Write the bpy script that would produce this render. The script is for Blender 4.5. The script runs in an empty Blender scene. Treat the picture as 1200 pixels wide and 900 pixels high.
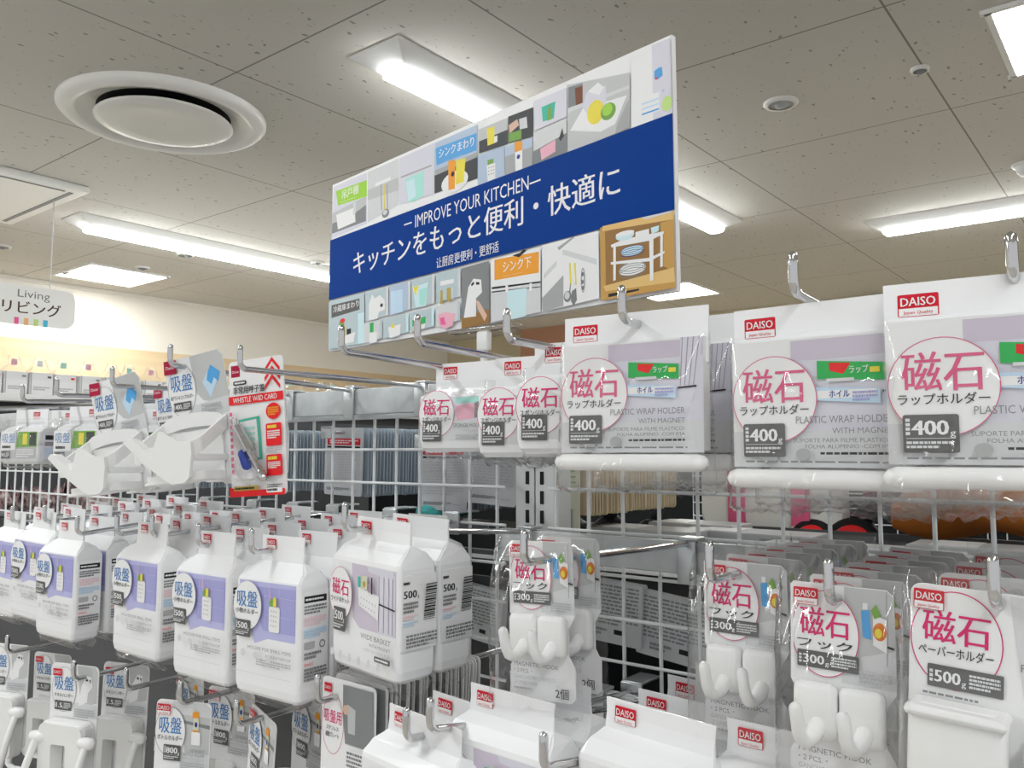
import bpy, math, random
from mathutils import Vector, Matrix

# ------------------------------------------------------------------ camera, world, exposure
SC = bpy.context.scene
COL = SC.collection
F_PX, PITCH, YAW = 977.0, math.radians(4.681), math.radians(38.33)
CAM_Z = 1.50                                   # eye height above the floor
cam_data = bpy.data.cameras.new('camera')
cam_data.sensor_width = 36.0
cam_data.lens = 36.0 * F_PX / 1200.0
cam_data.clip_start = 0.02
cam = bpy.data.objects.new('camera', cam_data)
COL.objects.link(cam)
cam.location = (0, 0, CAM_Z)
cam.rotation_euler = (math.radians(90) + PITCH, 0, YAW)
SC.camera = cam

world = bpy.data.worlds.new('world')
SC.world = world
world.use_nodes = True
world.node_tree.nodes['Background'].inputs[0].default_value = (0.97, 0.985, 1.0, 1)
world.node_tree.nodes['Background'].inputs[1].default_value = 0.38

LAMP_STRENGTH = 20.0
PANEL_STRENGTH = 11.0
SC.view_settings.view_transform = 'Standard'
SC.view_settings.look = 'None'
SC.view_settings.gamma = 1.0
SC.view_settings.use_curve_mapping = False
SC.view_settings.exposure = 0.96
SC.cycles.max_bounces = 10
SC.cycles.diffuse_bounces = 4
SC.cycles.glossy_bounces = 4
SC.cycles.transmission_bounces = 4
SC.cycles.transparent_max_bounces = 40
SC.cycles.sample_clamp_indirect = 4.0
SC.cycles.caustics_reflective = False
SC.cycles.caustics_refractive = False

rnd = random.Random(7)

# ------------------------------------------------------------------ measuring rays
_f = Vector((-math.sin(YAW), math.cos(YAW), 0))
_R = Vector((math.cos(YAW), math.sin(YAW), 0))
_F = _f * math.cos(PITCH) + Vector((0, 0, math.sin(PITCH)))
_U = -_f * math.sin(PITCH) + Vector((0, 0, math.cos(PITCH)))
EYE = Vector((0, 0, CAM_Z))
def ray(x, y): return _F + _R * ((x - 600) / F_PX) - _U * ((y - 450) / F_PX)
def at(x, y, Y):
    d = ray(x, y); return EYE + d * (Y / d.y)
def atz(x, y, z):
    d = ray(x, y); return EYE + d * ((z - CAM_Z) / d.z)
def atx(x, y, X):
    d = ray(x, y); return EYE + d * (X / d.x)

# ------------------------------------------------------------------ materials
MATS = {}
def mat(name, col, rough=0.5, metal=0.0, spec=0.22, emit=None, coat=0.0):
    m = bpy.data.materials.new(name); m.use_nodes = True
    b = m.node_tree.nodes['Principled BSDF']
    b.inputs['Base Color'].default_value = (*col, 1)
    b.inputs['Roughness'].default_value = rough
    b.inputs['Metallic'].default_value = metal
    b.inputs['Specular IOR Level'].default_value = spec
    b.inputs['Coat Weight'].default_value = coat
    b.inputs['Coat Roughness'].default_value = 0.12
    if emit:
        b.inputs['Emission Color'].default_value = (*emit[0], 1)
        b.inputs['Emission Strength'].default_value = emit[1]
    MATS[name] = m
    return m
mat('paper', (0.86, 0.86, 0.86), 0.45)
mat('glossy_paper', (0.86, 0.865, 0.875), 0.3, coat=0.3)
mat('plastic', (0.86, 0.86, 0.845), 0.28)
mat('card_back', (0.55, 0.57, 0.59), 0.6)
mat('chrome', (0.62, 0.62, 0.63), 0.10, 1.0)
mat('steel', (0.58, 0.61, 0.62), 0.32, 0.85)
mat('wire', (0.80, 0.82, 0.83), 0.35)
mat('post', (0.74, 0.75, 0.75), 0.4)
mat('dark', (0.012, 0.013, 0.014), 0.6)
mat('ink', (0.02, 0.02, 0.022), 0.5)
mat('ink_soft', (0.22, 0.22, 0.23), 0.5)
mat('ink_pale', (0.48, 0.48, 0.49), 0.5)
mat('red', (0.62, 0.015, 0.035), 0.4)
mat('bright_red', (0.80, 0.02, 0.025), 0.4)
mat('maroon', (0.42, 0.008, 0.05), 0.4)
mat('rose', (0.70, 0.02, 0.16), 0.4)
mat('rose_pale', (0.72, 0.12, 0.25), 0.4)
mat('blue_ink', (0.055, 0.22, 0.52), 0.4)
mat('grey_box', (0.115, 0.115, 0.11), 0.45)
mat('purple', (0.38, 0.38, 0.69), 0.4)
mat('purple_pale', (0.50, 0.50, 0.78), 0.4)
mat('lilac', (0.62, 0.56, 0.66), 0.4)
mat('lilac_dark', (0.36, 0.30, 0.38), 0.4)
mat('lavender', (0.70, 0.69, 0.77), 0.4)
mat('grey', (0.40, 0.41, 0.41), 0.45)
mat('grey_photo', (0.55, 0.56, 0.56), 0.4)
mat('grey_mid', (0.24, 0.25, 0.255), 0.5)
mat('grey_deep', (0.055, 0.058, 0.062), 0.5)
mat('grey_pale', (0.68, 0.69, 0.70), 0.45)
mat('green', (0.03, 0.45, 0.10), 0.4)
mat('lime', (0.36, 0.66, 0.06), 0.4)
mat('leaf', (0.20, 0.40, 0.08), 0.5)
mat('yellow', (0.85, 0.72, 0.07), 0.45)
mat('orange', (0.88, 0.36, 0.03), 0.45)
mat('orange_deep', (0.72, 0.20, 0.03), 0.45)
mat('gold', (0.50, 0.36, 0.06), 0.4)
mat('pink', (0.85, 0.45, 0.55), 0.45)
mat('pink_pale', (0.87, 0.66, 0.70), 0.45)
mat('sky', (0.10, 0.38, 0.75), 0.45)
mat('sky_pale', (0.55, 0.72, 0.88), 0.45)
mat('teal', (0.42, 0.78, 0.70), 0.45)
mat('aqua', (0.62, 0.82, 0.86), 0.45)
mat('mint', (0.05, 0.50, 0.36), 0.45)
mat('tile_blue', (0.46, 0.56, 0.70), 0.4)
mat('fridge', (0.50, 0.60, 0.63), 0.4)
mat('skin_print', (0.75, 0.50, 0.38), 0.5)
mat('brown_print', (0.20, 0.07, 0.035), 0.5)
mat('wood_print', (0.58, 0.33, 0.09), 0.5)
mat('wood_print_light', (0.78, 0.52, 0.20), 0.5)
mat('wood_print_dark', (0.32, 0.17, 0.05), 0.5)
mat('board_blue', (0.0008, 0.045, 0.27), 0.5, spec=0.06)
mat('navy', (0.02, 0.05, 0.30), 0.45)
mat('foam_board', (0.88, 0.88, 0.88), 0.45)
mat('board_back', (0.70, 0.62, 0.54), 0.6)
mat('cobalt', (0.012, 0.05, 0.42), 0.25)
mat('pleat', (0.42, 0.49, 0.56), 0.5)
mat('tan', (0.60, 0.50, 0.33), 0.6)
mat('cream_card', (0.66, 0.66, 0.52), 0.6)
mat('orange_cloth', (0.42, 0.13, 0.02), 0.85)
mat('magenta_cloth', (0.40, 0.03, 0.16), 0.8)
mat('black_rubber', (0.012, 0.012, 0.013), 0.5)
mat('white_felt', (0.80, 0.80, 0.76), 0.8)
mat('turquoise', (0.08, 0.52, 0.50), 0.4)
mat('shelf_grey', (0.16, 0.17, 0.18), 0.5)
mat('panel_grey', (0.085, 0.088, 0.092), 0.6)
mat('vent_white', (0.74, 0.73, 0.70), 0.35)
mat('vent_dish', (0.70, 0.69, 0.65), 0.28)
mat('housing', (0.82, 0.82, 0.80), 0.35)
mat('lamp', (0.9, 0.9, 0.9), 0.4, emit=((0.95, 0.985, 1.0), LAMP_STRENGTH))
mat('lamp_panel', (0.9, 0.9, 0.9), 0.4, emit=((1.0, 0.97, 0.90), PANEL_STRENGTH))
mat('wall_white', (0.86, 0.83, 0.76), 0.7)
mat('wall_beige', (0.60, 0.53, 0.36), 0.7)
mat('column_brown', (0.46, 0.25, 0.16), 0.6)
mat('sign_white', (0.88, 0.88, 0.86), 0.4)
mat('sign_brown', (0.09, 0.035, 0.025), 0.5)
mat('hot_pink', (0.85, 0.12, 0.35), 0.4)
mat('soft_orange', (0.88, 0.50, 0.22), 0.4)
mat('soft_lime', (0.55, 0.75, 0.25), 0.4)
mat('soft_blue', (0.08, 0.50, 0.72), 0.4)

def film_mat(name, base, gain, rough):
    m = bpy.data.materials.new(name); m.use_nodes = True
    nt = m.node_tree; nt.nodes.clear(); L = nt.links.new
    out = nt.nodes.new('ShaderNodeOutputMaterial'); mix = nt.nodes.new('ShaderNodeMixShader')
    tr = nt.nodes.new('ShaderNodeBsdfTransparent'); gl = nt.nodes.new('ShaderNodeBsdfGlossy')
    geo = nt.nodes.new('ShaderNodeNewGeometry'); dot = nt.nodes.new('ShaderNodeVectorMath'); dot.operation = 'DOT_PRODUCT'
    tr.inputs[0].default_value = (0.992, 0.992, 0.992, 1)
    gl.inputs['Color'].default_value = (1, 1, 1, 1); gl.inputs['Roughness'].default_value = rough
    def mth(op, *v):
        n = nt.nodes.new('ShaderNodeMath'); n.operation = op
        for i, q in enumerate(v):
            if isinstance(q, (int, float)): n.inputs[i].default_value = q
            else: L(q, n.inputs[i])
        return n.outputs[0]
    L(geo.outputs['Incoming'], dot.inputs[0]); L(geo.outputs['Normal'], dot.inputs[1])
    graze = mth('POWER', mth('SUBTRACT', 1.0, mth('MINIMUM', mth('ABSOLUTE', dot.outputs['Value']), 1.0)), 5.0)
    fac = mth('MINIMUM', mth('ADD', base + gain * .045, mth('MULTIPLY', graze, gain * .9)), 0.9)
    L(fac, mix.inputs[0]); L(tr.outputs[0], mix.inputs[1]); L(gl.outputs[0], mix.inputs[2]); L(mix.outputs[0], out.inputs[0])
    MATS[name] = m
film_mat('film', 0.0, 1.3, 0.10)
film_mat('acrylic', 0.10, 1.0, 0.08)

def ceiling_material():
    m = bpy.data.materials.new('ceiling_board'); m.use_nodes = True
    nt = m.node_tree; N = nt.nodes; L = nt.links.new
    b = N['Principled BSDF']; b.inputs['Roughness'].default_value = 0.85
    tc = N.new('ShaderNodeTexCoord'); sep = N.new('ShaderNodeSeparateXYZ'); L(tc.outputs['Object'], sep.inputs[0])
    def math_(op, a, bb=None, clamp=False):
        n = N.new('ShaderNodeMath'); n.operation = op; n.use_clamp = clamp
        for i, v in enumerate((a, bb)):
            if v is None: continue
            if isinstance(v, (int, float)): n.inputs[i].default_value = v
            else: L(v, n.inputs[i])
        return n.outputs[0]
    def seam(axis, off):
        t = math_('ADD', axis, off)
        t = math_('FLOORED_MODULO', t, PITCH_T)
        return math_('LESS_THAN', t, 0.0065)
    PITCH_T = 0.915
    s = math_('MAXIMUM', seam(sep.outputs[0], 0.592), seam(sep.outputs[1], -1.555))
    mp = N.new('ShaderNodeMapping'); L(tc.outputs['Object'], mp.inputs[0])
    mp.inputs['Scale'].default_value = (1.0, 0.55, 1.0); mp.inputs['Rotation'].default_value = (0, 0, 0.5)
    nz = N.new('ShaderNodeTexNoise'); nz.inputs['Scale'].default_value = 55; L(tc.outputs['Object'], nz.inputs[0])
    vm = N.new('ShaderNodeVectorMath'); vm.operation = 'MULTIPLY_ADD'
    L(nz.outputs['Color'], vm.inputs[0]); vm.inputs[1].default_value = (0.02, 0.02, 0.0); L(mp.outputs[0], vm.inputs[2])
    v1 = N.new('ShaderNodeTexVoronoi'); v1.inputs['Scale'].default_value = 34; L(vm.outputs[0], v1.inputs['Vector'])
    sc1 = N.new('ShaderNodeSeparateColor'); L(v1.outputs['Color'], sc1.inputs[0])
    hit = math_('MULTIPLY', math_('LESS_THAN', v1.outputs['Distance'], 0.16), math_('GREATER_THAN', sc1.outputs[0], 0.62))
    v2 = N.new('ShaderNodeTexVoronoi'); v2.inputs['Scale'].default_value = 75; L(vm.outputs[0], v2.inputs['Vector'])
    sc2 = N.new('ShaderNodeSeparateColor'); L(v2.outputs['Color'], sc2.inputs[0])
    hit2 = math_('MULTIPLY', math_('LESS_THAN', v2.outputs['Distance'], 0.17), math_('GREATER_THAN', sc2.outputs[0], 0.75))
    fleck = math_('MAXIMUM', math_('MULTIPLY', hit, 0.62), math_('MULTIPLY', hit2, 0.40))
    dark = math_('MAXIMUM', math_('MULTIPLY', s, 0.72), fleck)
    mixc = N.new('ShaderNodeMixRGB'); mixc.inputs[1].default_value = (0.59, 0.565, 0.515, 1); mixc.inputs[2].default_value = (0.10, 0.085, 0.065, 1)
    L(dark, mixc.inputs[0]); L(mixc.outputs[0], b.inputs['Base Color'])
    MATS['ceiling'] = m
ceiling_material()

def noise_material(name, c1, c2, scale, stretch=(1, 1, 1), rough=0.6, lo=0.35, hi=0.65):
    m = bpy.data.materials.new(name); m.use_nodes = True
    nt = m.node_tree; N = nt.nodes; L = nt.links.new
    b = N['Principled BSDF']; b.inputs['Roughness'].default_value = rough
    tc = N.new('ShaderNodeTexCoord'); mp = N.new('ShaderNodeMapping'); mp.inputs['Scale'].default_value = stretch
    nz = N.new('ShaderNodeTexNoise'); nz.inputs['Scale'].default_value = scale; nz.inputs['Detail'].default_value = 4
    cr = N.new('ShaderNodeValToRGB'); cr.color_ramp.elements[0].position = lo; cr.color_ramp.elements[1].position = hi
    cr.color_ramp.elements[0].color = (*c1, 1); cr.color_ramp.elements[1].color = (*c2, 1)
    L(tc.outputs['Object'], mp.inputs[0]); L(mp.outputs[0], nz.inputs[0]); L(nz.outputs[0], cr.inputs[0]); L(cr.outputs[0], b.inputs['Base Color'])
    MATS[name] = m
noise_material('floor_vinyl', (0.62, 0.58, 0.52), (0.70, 0.66, 0.60), 3.0, rough=0.35)
noise_material('wall_wood', (0.74, 0.58, 0.36), (0.80, 0.64, 0.42), 1.5, (1, 0.4, 9), 0.55)
noise_material('galvanised', (0.50, 0.53, 0.54), (0.62, 0.65, 0.66), 25, rough=0.35)
noise_material('red_foil', (0.10, 0.01, 0.02), (0.45, 0.38, 0.36), 60, rough=0.25)

# ------------------------------------------------------------------ mesh builder
GLYPHS = {}
def glyphs(s, bold):
    k = (s, bold)
    if k not in GLYPHS:
        c = bpy.data.curves.new('lettering', 'FONT'); c.body = s; c.resolution_u = 2; c.offset = bold
        o = bpy.data.objects.new('lettering', c); COL.objects.link(o)
        dg = bpy.context.evaluated_depsgraph_get()
        me = bpy.data.meshes.new_from_object(o.evaluated_get(dg))
        vs = [(v.co.x, v.co.y) for v in me.vertices]; fs = [tuple(p.vertices) for p in me.polygons]
        bpy.data.objects.remove(o); bpy.data.curves.remove(c); bpy.data.meshes.remove(me)
        GLYPHS[k] = (vs, fs)
    return GLYPHS[k]

class MB:
    def __init__(s): s.v, s.f, s.mi, s.sm, s.names = [], [], [], [], []
    def add(s, vs, fs, m, smooth=False, T=None):
        if m not in s.names: s.names.append(m)
        k, b = s.names.index(m), len(s.v)
        s.v += [tuple(T @ Vector(p)) if T is not None else tuple(p) for p in vs]
        for f in fs:
            s.f.append(tuple(i + b for i in f)); s.mi.append(k); s.sm.append(smooth)
        return s
    def box(s, c, size, m, bev=0.0, T=None):
        x, y, z = (q / 2 for q in size)
        if bev <= 0:
            vs = [(c[0] + i * x, c[1] + j * y, c[2] + k * z) for k in (-1, 1) for j in (-1, 1) for i in (-1, 1)]
            return s.add(vs, [(0, 2, 3, 1), (4, 5, 7, 6), (0, 1, 5, 4), (2, 6, 7, 3), (0, 4, 6, 2), (1, 3, 7, 5)], m, False, T)
        b = min(bev, x * .95, y * .95, z * .95)
        rings = []
        for (dz, ins) in ((-z, b), (-z + b * .3, b * .3), (-z + b, 0), (z - b, 0), (z - b * .3, b * .3), (z, b)):
            rings.append([(c[0] + px, c[1] + py, c[2] + dz) for px, py in rrect2(2 * (x - ins), 2 * (y - ins), max(b - ins * .5, b * .3), 3)])
        return s.loft(rings, m, True, True, T)
    def loft(s, rings, m, caps=True, smooth=True, T=None, closed=True):
        n = len(rings[0]); vs = [p for r in rings for p in r]; fs = []
        for k in range(len(rings) - 1):
            for i in range(n if closed else n - 1):
                j = (i + 1) % n
                fs.append((k * n + i, k * n + j, (k + 1) * n + j, (k + 1) * n + i))
        s.add(vs, fs, m, smooth, T)
        if caps:
            s.add(rings[0], [tuple(reversed(range(n)))], m, False, T); s.add(rings[-1], [tuple(range(n))], m, False, T)
        return s
    def tube(s, path, r, m, n=8, caps=True, T=None, round_ends=False):
        P = [Vector(p) for p in path]; rs = r if isinstance(r, (list, tuple)) else [r] * len(P)
        if round_ends:
            d0 = (P[0] - P[1]).normalized(); d1 = (P[-1] - P[-2]).normalized()
            r0, r1 = rs[0], rs[-1]
            P = [P[0] + d0 * r0 * .95, P[0] + d0 * r0 * .6] + P + [P[-1] + d1 * r1 * .6, P[-1] + d1 * r1 * .95]
            rs = [r0 * .3, r0 * .8] + list(rs) + [r1 * .8, r1 * .3]
        rings, u = [], None
        for i, p in enumerate(P):
            t = (P[min(i + 1, len(P) - 1)] - P[max(i - 1, 0)]).normalized()
            if u is None: u = t.orthogonal().normalized()
            u = (u - t * u.dot(t)).normalized(); w = t.cross(u)
            rings.append([tuple(p + (u * math.cos(2 * math.pi * k / n) + w * math.sin(2 * math.pi * k / n)) * rs[i]) for k in range(n)])
        return s.loft(rings, m, caps, True, T)
    def prism(s, pts, y0, y1, m, T=None, m_front=None):
        n = len(pts)
        vs = [(x, y0, z) for x, z in pts] + [(x, y1, z) for x, z in pts]
        s.add(vs, [(i, (i + 1) % n, n + (i + 1) % n, n + i) for i in range(n)], m, False, T)
        s.add(vs[:n], [tuple(range(n))], m_front or m, False, T)
        return s.add(vs[n:], [tuple(reversed(range(n)))], m, False, T)
    def lathe(s, prof, m, n=48, T=None, smooth=True):
        return s.loft([[(r * math.cos(2 * math.pi * k / n), r * math.sin(2 * math.pi * k / n), z) for k in range(n)] for r, z in prof], m, False, smooth, T)
    def build(s, name, parent=None, loc=None, rz=0.0):
        me = bpy.data.meshes.new(name); me.from_pydata(s.v, [], s.f)
        for q in s.names: me.materials.append(MATS[q])
        me.polygons.foreach_set('material_index', s.mi); me.polygons.foreach_set('use_smooth', s.sm); me.update()
        o = bpy.data.objects.new(name, me); COL.objects.link(o)
        if parent: o.parent = parent
        if loc is not None: o.location = loc
        if rz: o.rotation_euler = (0, 0, rz)
        return o

def rrect2(w, h, r, n=4):
    r = min(r, w / 2 * .98, h / 2 * .98); out = []
    for cx, cy, a0 in ((w / 2 - r, h / 2 - r, 0), (-w / 2 + r, h / 2 - r, 90), (-w / 2 + r, -h / 2 + r, 180), (w / 2 - r, -h / 2 + r, 270)):
        for k in range(n + 1):
            a = math.radians(a0 + 90 * k / n); out.append((cx + r * math.cos(a), cy + r * math.sin(a)))
    return out

class Print:
    """Flat printing on a face: origin, right, up, outward normal; every call lays one more ink layer."""
    def __init__(s, mb, o, u=(1, 0, 0), v=(0, 0, 1), n=(0, -1, 0), step=0.00012):
        s.mb, s.o, s.u, s.v_, s.n, s.step, s.k = mb, Vector(o), Vector(u), Vector(v), Vector(n), step, 1
    def P(s, x, y, lift=0.0): return tuple(s.o + s.u * x + s.v_ * y + s.n * (s.step * s.k + lift))
    def up(s): s.k += 1
    def poly(s, pts, m):
        s.mb.add([s.P(*p) for p in pts], [tuple(range(len(pts)))], m); s.up()
    def rect(s, x0, y0, x1, y1, m): s.poly([(x0, y0), (x1, y0), (x1, y1), (x0, y1)], m)
    def rrect(s, x0, y0, x1, y1, r, m):
        s.poly([((x0 + x1) / 2 + a, (y0 + y1) / 2 + b) for a, b in rrect2(x1 - x0, y1 - y0, r)], m)
    def disc(s, cx, cy, rx, ry, m, n=36):
        s.poly([(cx + rx * math.cos(2 * math.pi * k / n), cy + ry * math.sin(2 * math.pi * k / n)) for k in range(n)], m)
    def ring(s, cx, cy, rx, ry, t, m, n=48):
        a = [s.P(cx + rx * math.cos(2 * math.pi * k / n), cy + ry * math.sin(2 * math.pi * k / n)) for k in range(n)]
        b = [s.P(cx + (rx - t) * math.cos(2 * math.pi * k / n), cy + (ry - t) * math.sin(2 * math.pi * k / n)) for k in range(n)]
        s.mb.add(a + b, [(k, (k + 1) % n, n + (k + 1) % n, n + k) for k in range(n)], m); s.up()
    def line(s, x0, y0, x1, y1, t, m):
        d = Vector((x1 - x0, y1 - y0)); q = Vector((-d.y, d.x)).normalized() * t / 2
        s.poly([(x0 - q.x, y0 - q.y), (x1 - q.x, y1 - q.y), (x1 + q.x, y1 + q.y), (x0 + q.x, y0 + q.y)], m)
    def text(s, body, x, y, h, m, w=None, bold=0.0, align='l', slope=0.0):
        """h is the height of a capital; w, if given, the full width to fit; slope lifts the baseline per unit run."""
        vs, fs = glyphs(body, 0.0)
        x0, x1 = min(p[0] for p in vs), max(p[0] for p in vs)
        sy = h / 0.70; sx = w / (x1 - x0) if w else sy
        off = {'l': 0, 'c': -0.5, 'r': -1}[align] * (x1 - x0) * sx
        for e in ((-bold, bold) if bold else (0,)):
            s.mb.add([s.P(x + off + (p[0] - x0 + e) * sx, y + p[1] * sy + slope * (off + (p[0] - x0) * sx)) for p in vs], fs, m); s.up()
        return (x1 - x0) * sx
    def dashes(s, x0, y0, x1, y1, rows, m, seed=1, fill=0.62, last=0.7):
        r = random.Random(seed); hgt = (y1 - y0) / rows
        for k in range(rows):
            yb = y1 - (k + 1) * hgt + hgt * (1 - fill) / 2; x = x0; end = x1 if k < rows - 1 else x0 + (x1 - x0) * last
            vs, fs = [], []
            while x < end:
                L = min((x1 - x0) * r.uniform(.04, .14), end - x)
                b = len(vs); vs += [s.P(x, yb), s.P(x + L, yb), s.P(x + L, yb + hgt * fill), s.P(x, yb + hgt * fill)]; fs.append((b, b + 1, b + 2, b + 3))
                x += L + (x1 - x0) * .018
            s.mb.add(vs, fs, m)
        s.up()
    # ---- printed devices the packs share
    def shop_tag(s, x, y, w):
        h = w * .70
        s.rrect(x, y - h, x + w, y, w * .05, 'red'); s.rect(x + w * .03, y - h * .97, x + w * .97, y - h * .62, 'paper')
        s.text('DAISO', x + w * .5, y - h * .52, h * .38, 'paper', w=w * .84, bold=.02, align='c')
        s.text('Japan Quality', x + w * .5, y - h * .88, h * .14, 'red', w=w * .72, align='c')
    def weight_box(s, x, y, w, h, num, unit='g', wide=False):
        s.rrect(x, y, x + w, y + h, min(w, h) * .06, 'grey_box')
        if wide:
            s.text(num, x + w * .10, y + h * .25, h * .52, 'paper', w=w * .34, bold=.03)
            s.text(unit, x + w * .46, y + h * .22, h * .26, 'paper', w=w * .06)
            s.dashes(x + w * .03, y + h * .2, x + w * .075, y + h * .8, 3, 'paper', 3, .7, 1)
            s.dashes(x + w * .56, y + h * .18, x + w * .96, y + h * .84, 4, 'grey_pale', 5)
        else:
            s.dashes(x + w * .05, y + h * .45, x + w * .13, y + h * .92, 4, 'paper', 3, .7, 1)
            s.text(num, x + w * .17, y + h * .47, h * .38, 'paper', w=w * .64, bold=.035)
            s.text(unit, x + w * .84, y + h * .44, h * .17, 'paper', w=w * .10)
            s.rect(x + w * .06, y + h * .37, x + w * .94, y + h * .385, 'grey_pale')
            s.dashes(x + w * .06, y + h * .10, x + w * .90, y + h * .32, 2, 'grey_pale', 6)
    def title_ring(s, cx, cy, rx, ry, kanji, sub, ink, ring, t=0.0005, kh=.30, fill='paper'):
        s.disc(cx, cy, rx, ry, fill); s.ring(cx, cy, rx, ry, t, ring)
        s.text(kanji, cx, cy - ry * .02, ry * kh * 2 * .76, ink, w=rx * 1.46, bold=.012, align='c')
        s.text(sub, cx, cy - ry * .34, ry * .17, 'ink', w=rx * 1.62, bold=.01, align='c')

# ------------------------------------------------------------------ things, tags and copies
def thing(name, loc, label, cat, group=None, rz=0.0, rx=0.0, ry=0.0):
    o = bpy.data.objects.new(name, None); COL.objects.link(o)
    o.empty_display_size = 0.02; o.location = loc; o.rotation_euler = (rx, ry, rz)
    return tag(o, label, cat, group)
def tag(o, label, cat, group=None):
    o['label'] = label; o['category'] = cat
    if group: o['group'] = group
    return o
def structure(o): o['kind'] = 'structure'; return o
def dup(root, loc, label, rz=0.0, rx=0.0, ry=0.0, group=None):
    r = root.copy(); COL.objects.link(r)
    r.location = loc; r.rotation_euler = (rx, ry, rz); r['label'] = label
    if group: r['group'] = group
    for ch in list(root.children):
        c = ch.copy(); COL.objects.link(c); c.parent = r
        for g in list(ch.children):
            d = g.copy(); COL.objects.link(d); d.parent = c
    return r
ORD = ['first', 'second', 'third', 'fourth', 'fifth', 'sixth', 'seventh', 'eighth', 'ninth', 'tenth', 'eleventh', 'twelfth']
PROTO = {}
def place(kind, builder, loc, label, group, rz=0.0, rx=0.0, ry=0.0):
    """First call builds the thing, later calls copy it and its parts."""
    if kind not in PROTO:
        PROTO[kind] = r = builder(); r.location = loc; r.rotation_euler = (rx, ry, rz); r['label'] = label
        if group: r['group'] = group
        return r
    return dup(PROTO[kind], loc, label, rz, rx, ry, group)

def pillow(w, ztop, zbot, yf, yb, seed, amp=0.0016, nu=18, nv=22, m='film', rough_bottom=0.0, flare=0.0, mb=None):
    """A clear bag: two crinkled sheets that meet at the edges."""
    mb = mb or MB(); r = random.Random(seed); nu = int(nu * 1.8); nv = int(nv * 1.6)
    creases = []
    for k in range(26):
        a = r.choice((r.uniform(-.5, .5), r.uniform(-.5, .5), r.uniform(1.1, 2.0), r.uniform(0, 3.1)))
        creases.append((math.cos(a), math.sin(a), r.uniform(0, 1), r.uniform(0, 1), r.uniform(.025, .075), r.uniform(.6, 1.5) * r.choice((-1, 1, 1)), r.uniform(.12, .45)))
    def crinkle(u, v):
        q = 0
        for cx, sx_, u0, v0, wd, k, ln in creases:
            dd = abs((u - u0) * cx + (v - v0) * sx_); al = abs(-(u - u0) * sx_ + (v - v0) * cx)
            q += k * max(0, 1 - dd / wd) * max(0, 1 - al / ln)
        return q
    for side, yy in ((-1, yf), (1, yb)):
        vs = []
        for j in range(nv + 1):
            v = j / nv; z = ztop + (zbot - ztop) * v
            for i in range(nu + 1):
                u = i / nu
                edge = min(1, 9 * u, 9 * (1 - u), 2.5 * v + .12, 9 * (1 - v))
                ww = w * (1 + flare * v * v)
                k = amp * (1 + rough_bottom * max(0, v - .8) * 5)
                y = yy * max(edge, 0) ** .5 + side * crinkle(u, v) * k * max(edge, .05)
                vs.append((ww * (u - .5) + (r.uniform(-1, 1) * .0012 if i in (0, nu) else 0), y, z + (r.uniform(-1, 1) * .0035 if j == nv else 0)))
        fs = [(j * (nu + 1) + i, j * (nu + 1) + i + 1, (j + 1) * (nu + 1) + i + 1, (j + 1) * (nu + 1) + i) for j in range(nv) for i in range(nu)]
        if side > 0: fs = [tuple(reversed(f)) for f in fs]
        mb.add(vs, fs, m, True)
    return mb

# ------------------------------------------------------------------ the shop: floor, ceiling, walls
CEIL = CAM_Z + 1.28
XW, YW = -6.57, 7.1                              # left side wall, far end wall
b = MB(); b.box((-1.3, 1.8, -0.05), (10.7, 10.8, 0.1), 'floor_vinyl'); structure(b.build('floor'))
b = MB(); b.box((-1.3, 1.8, CEIL + 0.06), (10.7, 10.8, 0.12), 'ceiling'); structure(b.build('ceiling'))
b = MB(); b.box((XW - .06, 1.8, CAM_Z + 1.055), (.12, 10.8, .45), 'wall_white')
b.box((XW - .06, 1.8, CAM_Z + .665), (.12, 10.8, .33), 'wall_wood')
b.box((XW - .06, 1.8, (CAM_Z + .50) / 2), (.12, 10.8, CAM_Z + .50), 'wall_white')
structure(b.build('wall_left'))
b = MB(); b.box((-1.3, YW + .06, CEIL / 2), (10.7, .12, CEIL), 'wall_beige'); structure(b.build('wall_back'))
b = MB(); b.box((-4.98, YW - .12, CEIL / 2), (.66, .24, CEIL), 'column_brown'); structure(b.build('column'))
b = MB(); b.box((XW + .012, 1.8, CEIL - .015), (.024, 10.8, .03), 'wall_white'); structure(b.build('trim_1'))

# ------------------------------------------------------------------ ceiling fittings
def strip_light(x, y, length, along, label):
    t = thing('strip_light', (x, y, CEIL), label, 'ceiling light', 'strip lights on the ceiling', rz=0 if along == 'y' else -math.pi / 2)
    b = MB(); L = length / 2
    b.loft([[(-.115, -L, 0), (.115, -L, 0), (.115, L, 0), (-.115, L, 0)], [(-.115, -L, -.006), (.115, -L, -.006), (.115, L, -.006), (-.115, L, -.006)],
            [(-.048, -L + .09, -.05), (.048, -L + .09, -.05), (.048, L - .09, -.05), (-.048, L - .09, -.05)]], 'housing', True, False)
    b.build('housing', t)
    b = MB(); k = L - .085
    b.loft([[(-.045, -k, -.0502), (.045, -k, -.0502), (.045, k, -.0502), (-.045, k, -.0502)],
            [(-.042, -k, -.066), (.042, -k, -.066), (.042, k, -.066), (-.042, k, -.066)],
            [(-.026, -k + .01, -.075), (.026, -k + .01, -.075), (.026, k - .01, -.075), (-.026, k - .01, -.075)]], 'lamp', True, False)
    b.build('diffuser', t)
strip_light(-1.92, 3.03, 2.62, 'y', 'recessed strip light whose near end glows above the blue board')
strip_light(-4.62, 3.30, 2.62, 'y', 'long strip light running past the left side of the blue board')
strip_light(0.02, 4.88, 2.62, 'x', 'strip light crossing the ceiling above the right hand packs')
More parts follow.
